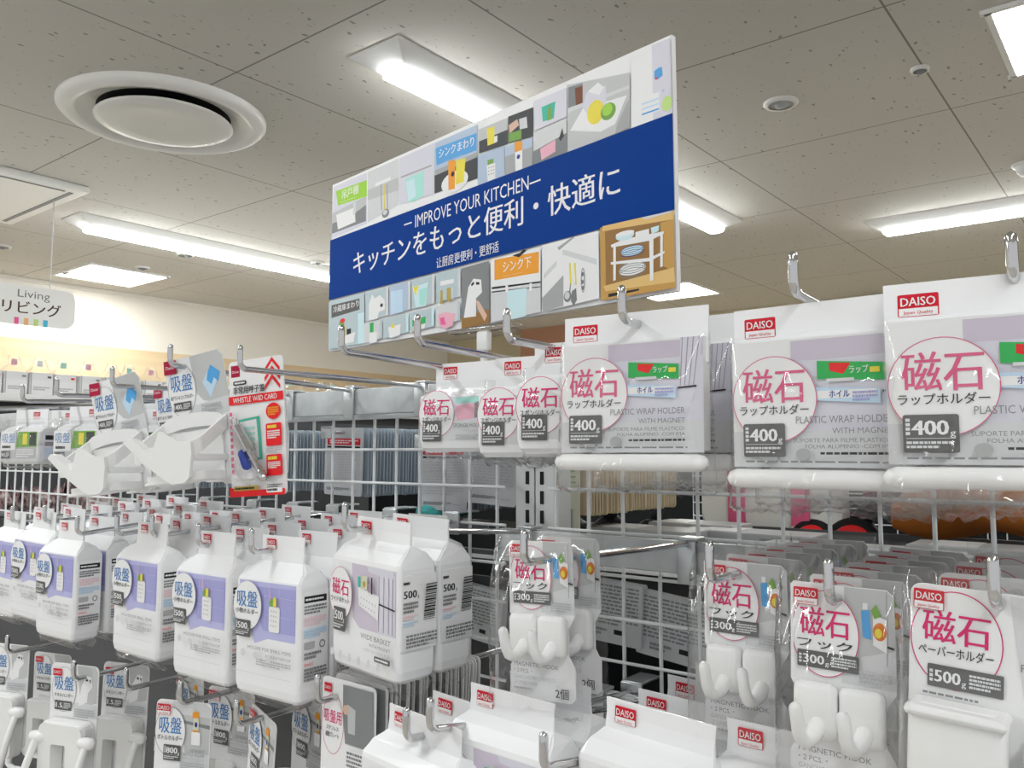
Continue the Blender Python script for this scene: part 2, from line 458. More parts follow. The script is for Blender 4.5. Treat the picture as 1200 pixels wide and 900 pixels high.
for x, y, al, lb in ((-1.92, -.6, 'y', 'strip light over the aisle behind the viewer, middle row'), (.78, -.6, 'y', 'strip light over the aisle behind the viewer, right row'),
                     (-4.62, -.6, 'y', 'strip light over the aisle behind the viewer, left row'), (.78, 2.0, 'y', 'strip light overhead just right of the picture')):
    if y < 1: strip_light(x, y, 2.62, al, lb)

def panel_light(cx, cy, sx, sy, label):
    t = thing('panel_light', (cx, cy, CEIL), label, 'ceiling light', 'square panel lights')
    b = MB(); fr = .018
    for (x, y, w, h) in ((0, sy / 2, sx + 2 * fr, fr), (0, -sy / 2, sx + 2 * fr, fr), (sx / 2, 0, fr, sy), (-sx / 2, 0, fr, sy)):
        b.box((x, y, -.006), (w, h, .012), 'housing')
    b.build('frame', t)
    b = MB(); b.box((0, 0, -.003), (sx - fr, sy - fr, .006), 'lamp_panel'); b.build('diffuser', t)
p0 = atz(1155, 20, CEIL); p1 = atz(1187, 82, CEIL)
panel_light(p0.x + .30, (p0.y + p1.y) / 2, .58, p1.y - p0.y + .08, 'square panel light cut by the top right corner of the view')
q = [atz(x, y, CEIL) for x, y in ((78, 321), (113, 311), (184, 324), (147, 332))]
panel_light(sum(v.x for v in q) / 4, sum(v.y for v in q) / 4, .56, .56, 'small square panel light above the hanging white sign')
q = [atz(x, y, CEIL) for x, y in ((775, 337), (826, 336))]
panel_light(q[1].x - .28, q[1].y, .56, .56, 'square panel light half hidden behind the board, lower right corner')

# round air diffuser
c = (atz(72, 118, CEIL) + atz(310, 150, CEIL) + atz(193, 82, CEIL) + atz(190, 176, CEIL)) / 4
t = thing('air_diffuser', (c.x, c.y, CEIL), 'round white air diffuser with a shallow dish at its centre', 'air vent')
b = MB(); b.lathe([(.37, 0), (.37, -.012), (.355, -.026), (.335, -.033), (.315, -.030), (.30, -.020)], 'vent_white'); b.build('outer_ring', t)
b = MB(); b.lathe([(.300, -.020), (.285, -.012), (.262, -.005), (.236, -.001)], 'vent_dish'); b.build('inner_cone', t)
b = MB(); b.lathe([(.238, -.0015), (.001, -.0015)], 'dark'); b.build('throat', t)
b = MB(); b.lathe([(.222, -.026), (.244, -.030), (.247, -.034), (.236, -.039), (.20, -.046), (.15, -.044), (.10, -.038), (.05, -.036), (.002, -.036)], 'vent_dish')
b.lathe([(.222, -.026), (.20, -.022), (.12, -.020), (.12, -.0016)], 'vent_dish'); b.build('dish', t)
# ceiling hatch at the left edge
h0, h1 = atz(110, 227, CEIL - .03), atz(20, 258, CEIL - .03)
t = thing('air_conditioner_cassette', (h0.x - .45, h1.y + .5, CEIL), 'white square cassette panel hanging just below the ceiling', 'air conditioner')
hx0, hx1, hy0, hy1 = h1.x - (h0.x - .45), h0.x - (h0.x - .45), h0.y - (h1.y + .5), h1.y - (h1.y + .5)
hx0, hx1 = min(hx0, hx1), max(hx0, hx1); 
side = .92
b = MB(); b.box((hx1 - side / 2, 0, -.016), (side, side, .032), 'housing', .008); b.build('panel', t)
b = MB(); b.box((hx1 - side / 2, side / 2 - .06, -.0335), (side * .86, .02, .003), 'grey_mid'); b.box((hx1 - .06, 0, -.0335), (.012, side * .8, .003), 'grey_mid'); b.build('air_slot', t)
p = atz(70, 258, CEIL); 
t.location.y = h1.y - side / 2 + .02
def ceiling_disc(px, py, r, label, name, cat, dome=False, dark=False):
    p = atz(px, py, CEIL); t = thing(name, p, label, cat)
    b = MB(); b.lathe([(r, 0), (r, -.006), (r * .9, -.012), (r * .72, -.012)], 'vent_white', 32); b.build('rim', t)
    b = MB()
    if dome: b.lathe([(r * .72, -.012), (r * .66, -.035), (r * .45, -.052), (.001, -.058)], 'plastic', 32)
    else: b.lathe([(r * .72, -.009), (r * .3, -.011), (r * .28, -.02), (.001, -.022)], 'grey' if not dark else 'grey_mid', 32)
    b.build('grille' if not dome else 'dome', t)
ceiling_disc(915, 120, .062, 'round grey ceiling speaker set in one tile', 'ceiling_speaker', 'speaker')
ceiling_disc(1078, 80, .03, 'small sprinkler head on the tile seam', 'ceiling_sprinkler', 'sprinkler', dark=True)
ceiling_disc(1203, 192, .06, 'white smoke detector dome cut by the right edge', 'ceiling_smoke_detector', 'smoke detector', dome=True)
ceiling_disc(217, 298, .06, 'tiny round fitting on the ceiling below the left strip light', 'ceiling_sprinkler', 'sprinkler', dark=True)
ceiling_disc(76, 318, .05, 'small round fitting beside the hanging sign wire', 'ceiling_sprinkler', 'sprinkler', dark=True)
ceiling_disc(167, 313, .05, 'small round fitting behind the little square panel light', 'ceiling_sprinkler', 'sprinkler', dark=True)
ceiling_disc(372, 307, .045, 'small round fitting close to the left edge of the blue board', 'ceiling_sprinkler', 'sprinkler', dark=True)
ceiling_disc(3, 288, .05, 'small round fitting under the cassette panel', 'ceiling_sprinkler', 'sprinkler', dark=True)

# hanging department sign
d = 3.6
SX = -4.3
s0 = atx(-30, 338, SX); s1 = atx(88, 343, SX); s2 = atx(88, 387, SX)
w, h = s1.y - s0.y, s1.z - s2.z
t = thing('hanging_sign', (SX, (s0.y + s1.y) / 2, s2.z), 'white hanging sign with Living lettering and four coloured squares', 'sign', rz=math.pi / 2)
b = MB(); b.prism([(x, z + h / 2) for x, z in rrect2(w, h, .05, 6)], -.008, .008, 'sign_white')
P = Print(b, (0, -.008, 0), step=.0004)
def sx(px): return atx(px, 360, SX).y - t.location.y
def sz(px, py): return atx(px, py, SX).z - s2.z
P.text('Living', sx(38.5), sz(38, 350), sz(38, 341) - sz(38, 350), 'ink_soft', w=sx(57) - sx(19), align='c')
P.text('リビング', sx(37), sz(37, 368), (sz(37, 354) - sz(37, 370)) * .72, 'sign_brown', w=sx(71) - sx(2), align='c', bold=.012)
for px, m in ((19, 'hot_pink'), (30.5, 'soft_orange'), (42, 'soft_lime'), (53, 'soft_blue')):
    P.rect(sx(px - 2.6), sz(37, 378) - .017, sx(px + 2.6), sz(37, 378) + .017, m)
b.build('board', t)
b = MB()
for xx in (-w / 2 + .08, w / 2 - .12):
    b.tube([(xx, 0, h), (xx, 0, CEIL - s2.z - (.034 if xx < 0 else 0))], .003, 'grey_pale', 6)
b.build('wire', t)

# ------------------------------------------------------------------ the printed topper board
TL, BL, TR, BR = (390, 217), (386, 412), (787, 40.5), (793.5, 341)
dl, dr = 1.549, 1.0
A3 = EYE + ray(*BL) * dl; B3 = EYE + ray(*BR) * dr
A3h = EYE + ray(*TL) * dl; B3h = EYE + ray(*TR) * dr
uu = Vector((B3.x - A3.x, B3.y - A3.y, 0)); bw = uu.length; uu.normalize(); nn = Vector((uu.y, -uu.x, 0))
bz0 = (A3.z + B3.z) / 2; bz1 = (A3h.z + B3h.z) / 2; bh = bz1 - bz0
B_O = Vector((A3.x, A3.y, bz0))
def bd(px, py):
    r_ = ray(px, py); k = (B_O - EYE).dot(nn) / r_.dot(nn); p = EYE + r_ * k - B_O
    return (p.dot(uu), p.z)
board = thing('topper_board', B_O, 'large printed foam board with blue band and kitchen photos above the hooks', 'sign', rz=math.atan2(uu.y, uu.x))
b = MB(); _o = [bd(*q) for q in (BL, BR, TR, TL)]; b.prism(_o, 0, .008, 'foam_board')
b.add([(x, .0081, z) for x, z in _o], [(3, 2, 1, 0)], 'board_back')
P = Print(b, (0, 0, 0), step=.00003)
def bq(m, *pts): P.poly([bd(*p) for p in pts], m)
def br(m, x0, y0, x1, y1, k0=None):
    """a printed rectangle: left x, right x, top y at the left, bottom y at the left - drawn square on the board"""
    a, c = bd(x0, y0), bd(x0, y1); e = bd(x1, y0)
    P.rect(a[0], c[1], e[0], a[1], m)
def bdisc(m, cx, cy, rx, ry):
    c_ = bd(cx, cy); e = bd(cx + rx, cy); g = bd(cx, cy - ry); P.disc(c_[0], c_[1], abs(e[0] - c_[0]), abs(g[1] - c_[1]), m, 24)
def bt(s, p0, p1, hpx, m, bold=0.0):
    a, c = bd(*p0), bd(*p1); hh = bd(p0[0], p0[1] - hpx)[1] - a[1]
    P.text(s, a[0], a[1], hh, m, w=c[0] - a[0], bold=bold, slope=(c[1] - a[1]) / (c[0] - a[0]))
# top row of little photographs
bq('lavender', (391, 219), (430, 202), (430, 262), (389, 280)); bq('grey_photo', (389.5, 250), (429, 230), (429, 259), (389, 273))
bq('grey_mid', (389.5, 262), (410, 254), (429, 240), (429, 259), (389, 274)); bq('paper', (394, 252), (415.6, 243), (416.7, 260), (396, 269))
bq('grey_pale', (414, 238), (417, 237), (417, 250), (414, 252)); bq('lime', (393.8, 224), (430, 211), (430, 230), (396, 241)); bt('吊戸棚', (401, 233), (420, 225.5), 8, 'paper', .01)
P.dashes(*bd(399, 239), *bd(424, 226.5), 1, 'paper', 4, .15)
bq('grey_pale', (431, 202), (467, 186), (467, 240), (431, 261)); bq('grey_photo', (431, 223), (467, 208), (467, 223), (431, 235))
bq('paper', (440, 215), (458, 207), (458, 211), (440, 219))
for xx in (446, 449.5, 453): bq('yellow' if xx == 449.5 else 'grey', (xx, 216), (xx + 1.3, 215.5), (xx + 2, 246), (xx + .8, 246.5))
bdisc('grey_mid', 452, 250, 4.2, 5); bdisc('grey_pale', 451.5, 249, 2.6, 3)
bq('lavender', (468, 186), (508, 168), (508, 228), (468, 240)); bq('grey', (470, 207), (506, 193), (506, 195), (470, 209))
bq('teal', (475.5, 210), (497, 200), (497, 229), (486, 236), (478, 237)); bq('aqua', (476, 213), (486, 209), (488, 230), (479, 236))
bq('tile_blue', (509.5, 168), (560, 146), (560, 208), (509.5, 226)); bq('grey_deep', (509.5, 205), (560, 181), (560, 209), (509.5, 227))
bq('grey', (510, 200), (560, 178), (560, 184), (510, 206))
P.disc(*bd(533, 213), bd(549, 207)[0] - bd(533, 213)[0], .017, 'paper', 20)
bq('orange', (525.6, 189), (534, 187), (533.5, 221), (526, 223)); bq('yellow', (535, 188), (546, 185), (544, 213), (534.5, 217)); bdisc('ink', 531, 204, 2, 3)
bq('sky', (511, 174), (559, 156), (559, 176), (512, 194)); bt('シンクまわり', (515, 185), (556, 170), 8.5, 'paper', .015); P.dashes(*bd(520, 191), *bd(552, 177), 1, 'paper', 4, .12)
bq('grey_photo', (561.5, 152), (595.5, 138), (595.5, 169), (561.5, 180)); bq('grey_deep', (562, 166), (595.5, 152), (595.5, 169), (562, 180)); bq('yellow', (571, 151), (580, 148), (580, 168), (572, 171)); bq('paper', (580, 160), (583.5, 159), (583.5, 166), (580, 168))
bq('tile_blue', (560.5, 182), (591.5, 171), (592, 208), (560.5, 219)); bq('paper', (571, 194), (581, 191), (581, 209), (572, 213)); bq('leaf', (572, 188), (579, 186), (579, 191), (572, 194))
for yy in (197, 201, 205):
    for xx in (573.5, 576.5, 579): bdisc('grey', xx, yy - (xx - 573) * .3, .7, .8)
bq('grey_deep', (596.5, 137), (625.5, 126), (625.5, 160), (596.5, 168)); bq('skin_print', (597, 147), (607, 140), (609, 147), (598, 157)); bq('grey_pale', (609, 140), (618, 137), (619, 150), (610, 152)); bq('leaf', (597, 157), (612, 152), (612, 163), (597, 167))
bq('tile_blue', (592.5, 172), (624.5, 161), (624.5, 197), (592.5, 208)); bq('grey', (592.5, 184), (624.5, 172), (624.5, 197), (592.5, 208)); bq('orange', (604, 167), (613, 165), (613, 176), (604, 179)); bq('paper', (604.5, 179), (613, 176), (613, 198), (605, 202)); bdisc('navy', 608.5, 184, 2, 2.6)
bq('lavender', (626.5, 119), (665, 103), (665, 137), (626.5, 154)); bq('mint', (635.6, 126), (652, 119), (650, 139), (637, 143)); bq('leaf', (643, 128), (646, 121), (648, 140), (642, 142))
bq('grey_pale', (626, 155), (665, 139), (665, 181), (626, 195.5)); bq('grey_mid', (626, 178), (665, 156), (665, 181), (626, 195)); bq('pink', (634, 175), (652, 164), (652, 178), (635.6, 188)); bq('grey_deep', (656, 163), (660, 150), (662, 160), (658, 166))
bq('grey_photo', (666, 100), (739, 85.6), (739, 150), (666, 180)); bq('grey_pale', (666, 128), (739, 100), (739, 104), (666, 133)); bq('grey_mid', (667, 103), (684, 98), (684, 121), (667, 127)); bq('brown_print', (675, 104), (684, 101), (684, 121), (676, 124))
bq('grey', (724, 147), (738, 117), (739, 150), (722, 158)); bq('paper', (669, 154), (684, 128), (736, 112), (722, 146), (705, 155)); bq('lavender', (684, 127), (688, 110), (696, 104), (711, 101), (712, 126), (695, 141)); bq('paper', (690, 108), (702, 97), (709, 103), (703, 112))
bdisc('yellow', 699, 132, 10, 14); bdisc('leaf', 714, 131, 9, 10); bdisc('lime', 713, 129, 6, 7)
bq('lavender', (741, 64), (786, 45), (789, 133), (741, 151)); bq('paper', (741, 64), (765, 54), (767, 142), (741, 151))
bq('sky', (768, 84), (773, 80), (777, 79), (778, 89), (772, 94), (768, 93)); bq('bright_red', (769, 91), (771, 91), (771, 94), (769, 94)); bq('paper', (753, 115), (774, 108), (774, 130), (753, 138))
for yy in (122, 128, 134): bq('sky_pale' if yy < 130 else 'sky', (753.5, yy), (773.5, yy - 7), (773.5, yy - 5), (753.5, yy + 2))
bdisc('soft_lime', 783, 122, 6, 9); bq('lavender', (774, 95), (786, 92), (786, 112), (775, 116)); bq('tile_blue', (777, 106), (780, 105), (780, 108), (777, 109))
# blue band with its lettering
bq('board_blue', (388.5, 282), (789.5, 133), (791.8, 246), (386.8, 352))
bt('IMPROVE YOUR KITCHEN', (488, 267), (621, 222.5), 14.5, 'paper', .0)
P.line(*bd(475, 264), *bd(484, 261), .0024, 'paper'); P.line(*bd(622, 216), *bd(635, 211), .0024, 'paper')
bt('キッチンをもっと便利・快適に', (415.5, 321), (728, 226), 20.5, 'paper', .012)
bt('让厨房更便利・更舒适', (513, 314), (586, 294.5), 9.2, 'paper', .01)
# bottom row
bq('fridge', (387, 354), (428.5, 343), (428.5, 402), (386.5, 410)); bq('aqua', (421, 368), (428.5, 366), (428.5, 402), (421, 404)); bq('grey_box', (390, 358), (423, 350), (423, 363), (390, 373)); bt('冷蔵庫まわり', (392, 366.5), (422, 358.5), 5.6, 'paper', .012)
bq('leaf', (399, 378), (405, 375), (405, 396), (399, 397)); bq('yellow', (403, 382), (407, 381), (407, 395), (403, 396)); bdisc('bright_red', 403, 376, 3, 2.6); bq('ink', (408, 386), (413, 385), (413, 395), (408, 396)); bq('paper', (397, 397), (418, 389), (416, 401), (402, 404))
for (x0, x1, m) in ((430, 457, 'fridge'), (458, 483, 'tile_blue'), (484, 511, 'fridge'), (513, 541.5, 'fridge')):
    y0 = 342.5 - (x0 - 430) * .26; y1 = 342.5 - (x1 - 430) * .26
    bq(m, (x0, y0), (x1, y1), (x1, y1 + 34), (x0, y0 + 34)); bq('grey_pale', (x1 - 3, y1 + 1), (x1, y1), (x1, y1 + 34), (x1 - 3, y1 + 35))
bq('paper', (434, 357), (438, 345), (441, 350), (447, 346), (453, 352), (453, 363), (446, 366), (444, 374), (434, 376)); bdisc('ink', 449, 358, 1.6, 2.2)
bq('sky_pale', (460, 342), (474, 339), (474, 366), (460, 369)); bq('aqua', (485.6, 337), (504, 331), (501, 359), (489, 361)); bq('yellow', (486, 337), (493, 335), (489, 347)); bq('teal', (493, 340), (503, 337), (500, 357), (494, 358))
bq('paper', (518, 330), (534, 327), (534, 332), (518, 335.6)); bq('gold', (518, 341), (520.5, 340), (521, 356), (518, 357)); bq('gold', (525.6, 338), (530, 337), (530, 353), (525.6, 354)); bq('grey_pale', (531, 338), (533, 337), (533, 352), (531, 352))
bq('grey_mid', (543, 315), (575, 306), (575.5, 379), (543, 386)); bq('wood_print_dark', (543, 372), (575, 362), (575.5, 379), (543, 386)); bq('paper', (551, 337), (557, 327), (566, 328), (567, 343), (560, 350), (560, 371), (545.6, 373)); bq('ink', (554, 334), (557, 330), (558, 333), (555, 336)); bq('ink', (560, 331), (564, 331), (564, 334), (560, 334))
bq('skin_print', (560, 352), (564, 354), (573, 370), (570, 377), (562, 362))
for (x0, x1, m) in ((429, 450, 'grey_pale'), (451, 481, 'fridge'), (482, 511, 'fridge'), (513, 541.5, 'grey_pale')):
    y0 = 379 - (x0 - 430) * .23; y1 = 379 - (x1 - 430) * .23
    bq(m, (x0, y0), (x1, y1), (x1, y1 + 22), (x0, y0 + 23)); bq('fridge' if m == 'grey_pale' else 'aqua', (x1 - 3, y1 + 1), (x1, y1), (x1, y1 + 22), (x1 - 3, y1 + 22))
bq('green', (435.6, 379), (440, 378), (440, 389), (435.6, 390)); bq('paper', (435, 391), (444, 389), (444, 401), (435, 403)); bq('paper', (457, 384), (472, 380), (471, 393), (459, 397)); bq('yellow', (461, 381), (464, 379), (465, 384), (461, 385))
bq('green', (485.6, 375.6), (501, 371), (501, 379), (485.6, 383)); bq('paper', (487, 383), (501, 379), (500, 385), (489, 388)); bq('bright_red', (490, 376), (494, 375), (494, 378), (490, 379)); bq('pink', (516, 369), (525, 366), (536, 368), (533, 382), (524, 386), (517, 382)); bq('hot_pink', (518, 373), (523, 372), (525, 381), (519, 381))
bq('paper', (577.5, 305), (636, 290), (636, 366), (578, 378)); bq('grey_pale', (578, 342), (636, 332), (636, 366), (578, 378)); bq('orange', (582, 305), (634, 295.6), (634, 320), (582, 329)); bt('シンク下', (592, 319), (625, 312.5), 10, 'paper', .012); P.dashes(*bd(593, 325), *bd(624, 317), 1, 'paper', 4, .16)
bq('ink', (579, 337), (636, 330), (636, 332), (579, 339.5)); bq('ink', (579, 342), (636, 336), (636, 337), (579, 343.5)); bq('aqua', (597, 341), (620, 338), (619, 371), (596, 376)); bq('paper', (595, 335), (598, 335), (598, 343), (595, 343)); bq('paper', (623, 333), (626, 332), (626, 341), (623, 342)); bq('ink', (603, 300), (612, 297), (616, 293), (620, 294), (611, 302))
bq('paper', (638, 288), (704, 271), (705, 350), (638, 366)); bq('grey', (638, 350), (663, 323), (663, 359), (639, 366)); bq('grey_pale', (640, 322), (655, 306), (655, 312), (640, 328)); bq('grey_pale', (662, 293), (702, 304), (702, 311), (662, 299)); bq('grey', (656, 291), (674, 278), (676, 279), (658, 294))
for xx in (669.5, 675.5): bq('yellow', (xx, 309), (xx + 2, 308.5), (xx + 3, 334), (xx + 1.2, 334.5))
bq('ink_soft', (671, 333), (672, 333), (671, 345), (669.5, 345)); bdisc('ink_soft', 668, 348, 4.6, 6.5); bdisc('grey_pale', 667.5, 347, 3, 4.5); bq('ink_soft', (673, 342), (678, 338), (679, 352), (675, 359), (672, 353))
P.ring(*bd(686, 329), .0035, .0165, .0012, 'ink_soft'); bdisc('ink_soft', 685.5, 322, 1.6, 2.6); bdisc('ink_soft', 685.5, 331, 1.6, 2.6); bdisc('ink_soft', 686, 338, 1.6, 2.6)
bq('wood_print', (706, 268), (792, 247.5), (794.3, 338), (707, 353)); bq('wood_print_dark', (712, 272), (790, 254), (792, 320), (713, 336)); bq('wood_print', (777, 262), (792, 258), (793, 318), (778, 312)); bq('wood_print_light', (709, 266), (792, 247.5), (792, 258), (709, 272)); bq('wood_print_light', (710, 336), (793, 314), (794, 331), (713, 342)); bq('ink', (716, 345), (752, 339), (752, 341), (716, 349)); bq('grey_pale', (754, 256), (790, 248), (790, 250), (760, 258))
P.disc(*bd(744, 316), .021, .0085, 'paper', 24)
for k in range(4): P.ring(*bd(744, 312.5 + k * 2.6), .0205, .0065, .0009, 'grey_mid')
P.disc(*bd(744, 294.5), .018, .006, 'aqua', 24)
for k in range(3): P.ring(*bd(744, 292.5 + k * 2.4), .018, .0042, .0008, 'navy')
bq('paper', (719, 308), (764, 303), (782, 295), (782, 297.5), (765, 307), (719, 311)); bq('paper', (719, 288), (735, 281), (781, 272), (781, 275), (765, 283), (720, 291))
bq('paper', (722, 289), (725, 288.5), (725, 329), (722, 330)); bq('paper', (764, 281), (769, 280), (769, 329), (765, 330)); bq('paper', (777, 275), (780, 274), (780, 313), (777, 314))
bdisc('aqua', 735.6, 277, 11, 5.5); bdisc('paper', 735.6, 274.5, 11, 3); bq('paper', (748, 273), (764, 269), (764, 277), (748, 280)); bq('aqua', (766, 268), (776, 265), (775, 272), (767, 275))
# white hairlines between the photographs
b.build('printed_panel', board)
t = thing('sign_stand', (at(557, 384, .925).x, .925, 0), 'clear plastic stand that carries the printed board from below', 'sign stand')
px = t.location.x; zb = bd(557, 384)[1] + bz0
b = MB(); b.box((0, .02, zb - .004), (.13, .02, .006), 'acrylic', .002); b.build('cradle', t)
b = MB(); b.box((0, .02, zb - .022), (.022, .012, .03), 'plastic', .003); b.tube([(0, .02, zb - .03), (0, .02, CAM_Z - .02)], .0055, 'plastic', 8); b.build('stem', t)
b = MB(); b.box((0, -.015, CAM_Z + .035), (.03, .075, .012), 'dark', .003); b.build('clamp', t)

# ------------------------------------------------------------------ the gondola: posts, wire panels, crossbars
GY = 0.88; G = 0.049; ZT = CAM_Z + .0545
ZG = CAM_Z - .345
def grid_panel(x0, x1, label):
    t = thing('wire_grid_panel', ((x0 + x1) / 2, GY, ZG), label, 'wire grid', 'white wire grid panels')
    xm = (x0 + x1) / 2; b = MB()
    n0 = math.ceil((x0 + .623) / G); x = -.623 + n0 * G
    while x < x1:
        b.tube([(x - xm, 0, .0), (x - xm, 0, ZT - ZG)], .0024, 'wire', 6); x += G
    b.build('upright_wires', t)
    b = MB(); z = ZT
    while z > ZG:
        b.tube([(x0 - xm, -.0045, z - ZG), (x1 - xm, -.0045, z - ZG)], .0042 if z == ZT else .0022, 'wire', 6); z -= .0505
    b.build('cross_wires', t)
grid_panel(-2.60, -.703, 'white wire grid left of the slotted post')
grid_panel(-.632, .27, 'white wire grid right of the slotted post')
def post(x, label, top):
    t = thing('slotted_post', (x, .905, 0), label, 'shelf post')
    b = MB()
    for sx_ in (-.0165, .0165): b.box((sx_, -.0105, (.15 + top) / 2), (.030, .003, top - .15), 'post')
    b.box((0, .0175, (.15 + top) / 2), (.066, .045, top - .15), 'post', .002)
    b.build('channel', t)
    b = MB(); z = CAM_Z - .34
    while z < top - .03:
        for sx_ in (-.012, .012): b.box((sx_, -.0122, z), (.0052, .002, .017), 'dark')
        z += .0255
    b.build('slots', t)
    b = MB(); b.box((0, -.0135, CAM_Z - .012), (.024, .005, .016), 'wire', .002); b.build('clip', t)
    b = MB(); b.box((0, 0, .165), (.09, .09, .03), 'shelf_grey', .004); b.build('foot', t)
post(-.6675, 'pale slotted upright post between the two white wire grids', CAM_Z + .05)
def crossbar(x0, x1, z0, z1, label, y=.852):
    t = thing('crossbar', ((x0 + x1) / 2, y, z0), label, 'crossbar', 'grey steel crossbars')
    b = MB(); w = x1 - x0
    b.box((0, 0, (z1 - z0) / 2), (w, .014, z1 - z0), 'galvanised', .0015); b.build('bar', t)
    b = MB()
    for sx_ in (-w / 2 + .012, w / 2 - .012): b.box((sx_, .0115, (z1 - z0) / 2), (.020, .009, .03), 'steel', .001)
    b.build('bracket', t)
crossbar(-2.60, -.70, CAM_Z + .057, CAM_Z + .096, 'grey steel crossbar along the top of the grid left of the post')
crossbar(-.632, .27, CAM_Z + .057, CAM_Z + .096, 'grey steel crossbar carrying the top right hooks')
crossbar(-.69, .27, CAM_Z - .133, CAM_Z - .098, 'grey steel crossbar below the wrap holders, right of the post')
crossbar(-.632, .27, CAM_Z - .312, CAM_Z - .277, 'lowest grey steel crossbar behind the bottom right packs')
t = thing('shelf_base', (-1.15, 1.0, 0), 'grey base of the double sided shelf under the wire grids', 'shelf base')
b = MB(); b.box((0, 0, .06), (2.95, .75, .12), 'shelf_grey', .004); b.build('plinth', t)
b = MB(); b.box((0, 0, .135), (2.95, .80, .03), 'post', .003); b.build('deck', t)

t = thing('centre_panel', (-1.15, .94, .15), 'dark grey centre panel below the wire grids, upper sheet added for shade', 'panel')
b = MB(); b.box((0, .03, (CAM_Z - .36 - .15) / 2), (2.9, .02, CAM_Z - .36 - .15), 'panel_grey', .002); b.build('lower_board', t)
b = MB(); b.box((-.53, .033, CAM_Z - .272 - .15), (1.85, .010, .174), 'grey_deep', .002); b.build('shade_board', t)  # dark sheet put in as the deep shade behind the left grid
t = thing('rear_shade_sheet', (-.45, 1.34, .15), 'dark sheet added for the shade far behind the right wire grid', 'panel')
b = MB(); b.box((0, 0, (CAM_Z - .20 - .15) / 2), (1.75, .012, CAM_Z - .20 - .15), 'grey_deep', .002); b.build('board', t)  # added near-black sheet, stands for the dark recess behind the right grid
# hooks -------------------------------------------------------------
def hook(name_label, x, z_tip, z_base, tip_y=.55, base_y=.845, kind='bar', r=.0034, xb=None, up=.020):
    xb = x if xb is None else xb
    t = thing('display_hook', (xb, base_y, z_base), name_label, 'hook', 'chrome display hooks')
    dx, dy, dz = x - xb, tip_y - base_y, z_tip - z_base
    path = [(0, .004 if kind == 'bar' else .03, 0), (dx * .5, dy * .5, dz * .5)]
    for k in range(7):
        a = math.radians(90 * k / 6); rr = .009
        path.append((dx, dy + rr - rr * math.sin(a), dz + rr - rr * math.cos(a)))
    path.append((dx, dy, dz + up)); path.append((dx, dy, dz + up + .004))
    b = MB(); b.tube(path, r, 'chrome', 10, round_ends=True); b.build('wire', t)
    b = MB()
    if kind == 'bar':
        zc = -.02; b.box((0, -.004, zc), (.022, .0035, .047), 'steel', .001); b.box((0, .008, .0052), (.022, .024, .004), 'steel', .001); b.box((0, .0185, zc), (.022, .003, .03), 'steel', .001)
    else:
        b.box((0, .022, -.003), (.028, .004, .03), 'steel', .001); b.box((0, .045, .012), (.028, .044, .003), 'steel', .001)
    b.build('clip', t)
    return t
UB = CAM_Z + .094
up_hooks = [('uA', 199, 428, 'chrome hook holding the right curved white holders'), ('uB', 131, 452, 'chrome hook holding the left curved white holders'),
            ('uC', 281, 432, 'chrome hook from which the red and white whistle card hangs'), ('uD', 400, 412, 'chrome hook under the lower left corner of the board, nearly empty'),
            ('uE', 489, 402, 'chrome hook of the middle sponge holder pack'), ('uF', 594, 398, 'chrome hook of the sponge holder pack beside the wrap holders'),
            ('uG', 729, 375, 'chrome hook tip poking out above the left wrap holder'), ('uH', 930, 342, 'chrome hook tip poking out above the middle wrap holder'),
            ('uI', 1187, 326, 'chrome hook tip poking out above the right wrap holder')]
HX = {}
for k, px, py, lb in up_hooks:
    p = at(px, py, .55); HX[k] = p; hook(lb, p.x, p.z, UB, xb=p.x)
for k, px, py, lb in (('uJ', 66, 463, 'chrome hook reaching left of the curved holders, upper one'), ('uK', 26, 470, 'chrome hook at the left edge, tip turned up above the sponge packs')):
    p = at(px, py, .55); HX[k] = p; hook(lb, p.x, p.z, UB, xb=p.x)
for k, lb in ((-1.62, 'chrome hook at the left margin, right of its twin'), (-1.75, 'chrome hook at the left margin, left of its twin')):
    hook(lb, k, CAM_Z + .075, UB, xb=k)
mid_hooks = [('mA', 14, 612, 'chrome hook in the left corner of the suction holder row'), ('mB', 52, 612, 'chrome hook second from the left in the suction holder row'),
             ('mC', 90, 626, 'chrome hook third from the left in the suction holder row'), ('mD', 137, 626, 'chrome hook fourth from the left in the suction holder row'),
             ('mE', 178, 628, 'chrome hook fifth from the left in the suction holder row'), ('mF', 232, 640, 'chrome hook sixth from the left in the suction holder row'),
             ('mG', 294, 648, 'chrome hook left of the wide basket pack, seventh from the left'), ]
MID_X = dict(mA=-1.537, mB=-1.419, mC=-1.270, mD=-1.156, mE=-1.054, mF=-.922, mG=-.797)
MIDZ = {}
for k, px, py, lb in mid_hooks:
    p = atx(px, py, MID_X[k]); HX[k] = p; MIDZ[k] = (p.z, p.y); hook(lb, p.x, p.z, CAM_Z - .096, xb=p.x, tip_y=p.y, base_y=.85, kind='grid')
def mid_z(k, Y):
    z0, y0 = MIDZ[k]; return z0 + (CAM_Z - .096 - z0) * (Y - y0) / (.85 - y0)
for k, px, py, ty, lb in (('mW', 404, 621, .55, 'long chrome hook through the wide basket packs'), ('mH', 614, 660, .55, 'chrome hook holding the hook card beside the post'),
                      ('mI', 832, 680, .55, 'chrome hook crossing the logo of the middle hook card'), ('mJ', 972, 706, .535, 'chrome hook holding the nearest hook card'),
                      ('mK', 1166, 710, .52, 'chrome hook standing in front of the paper holder card')):
    p = at(px, py, ty); HX[k] = p; hook(lb, p.x, p.z, CAM_Z - .100, xb=p.x, tip_y=ty)

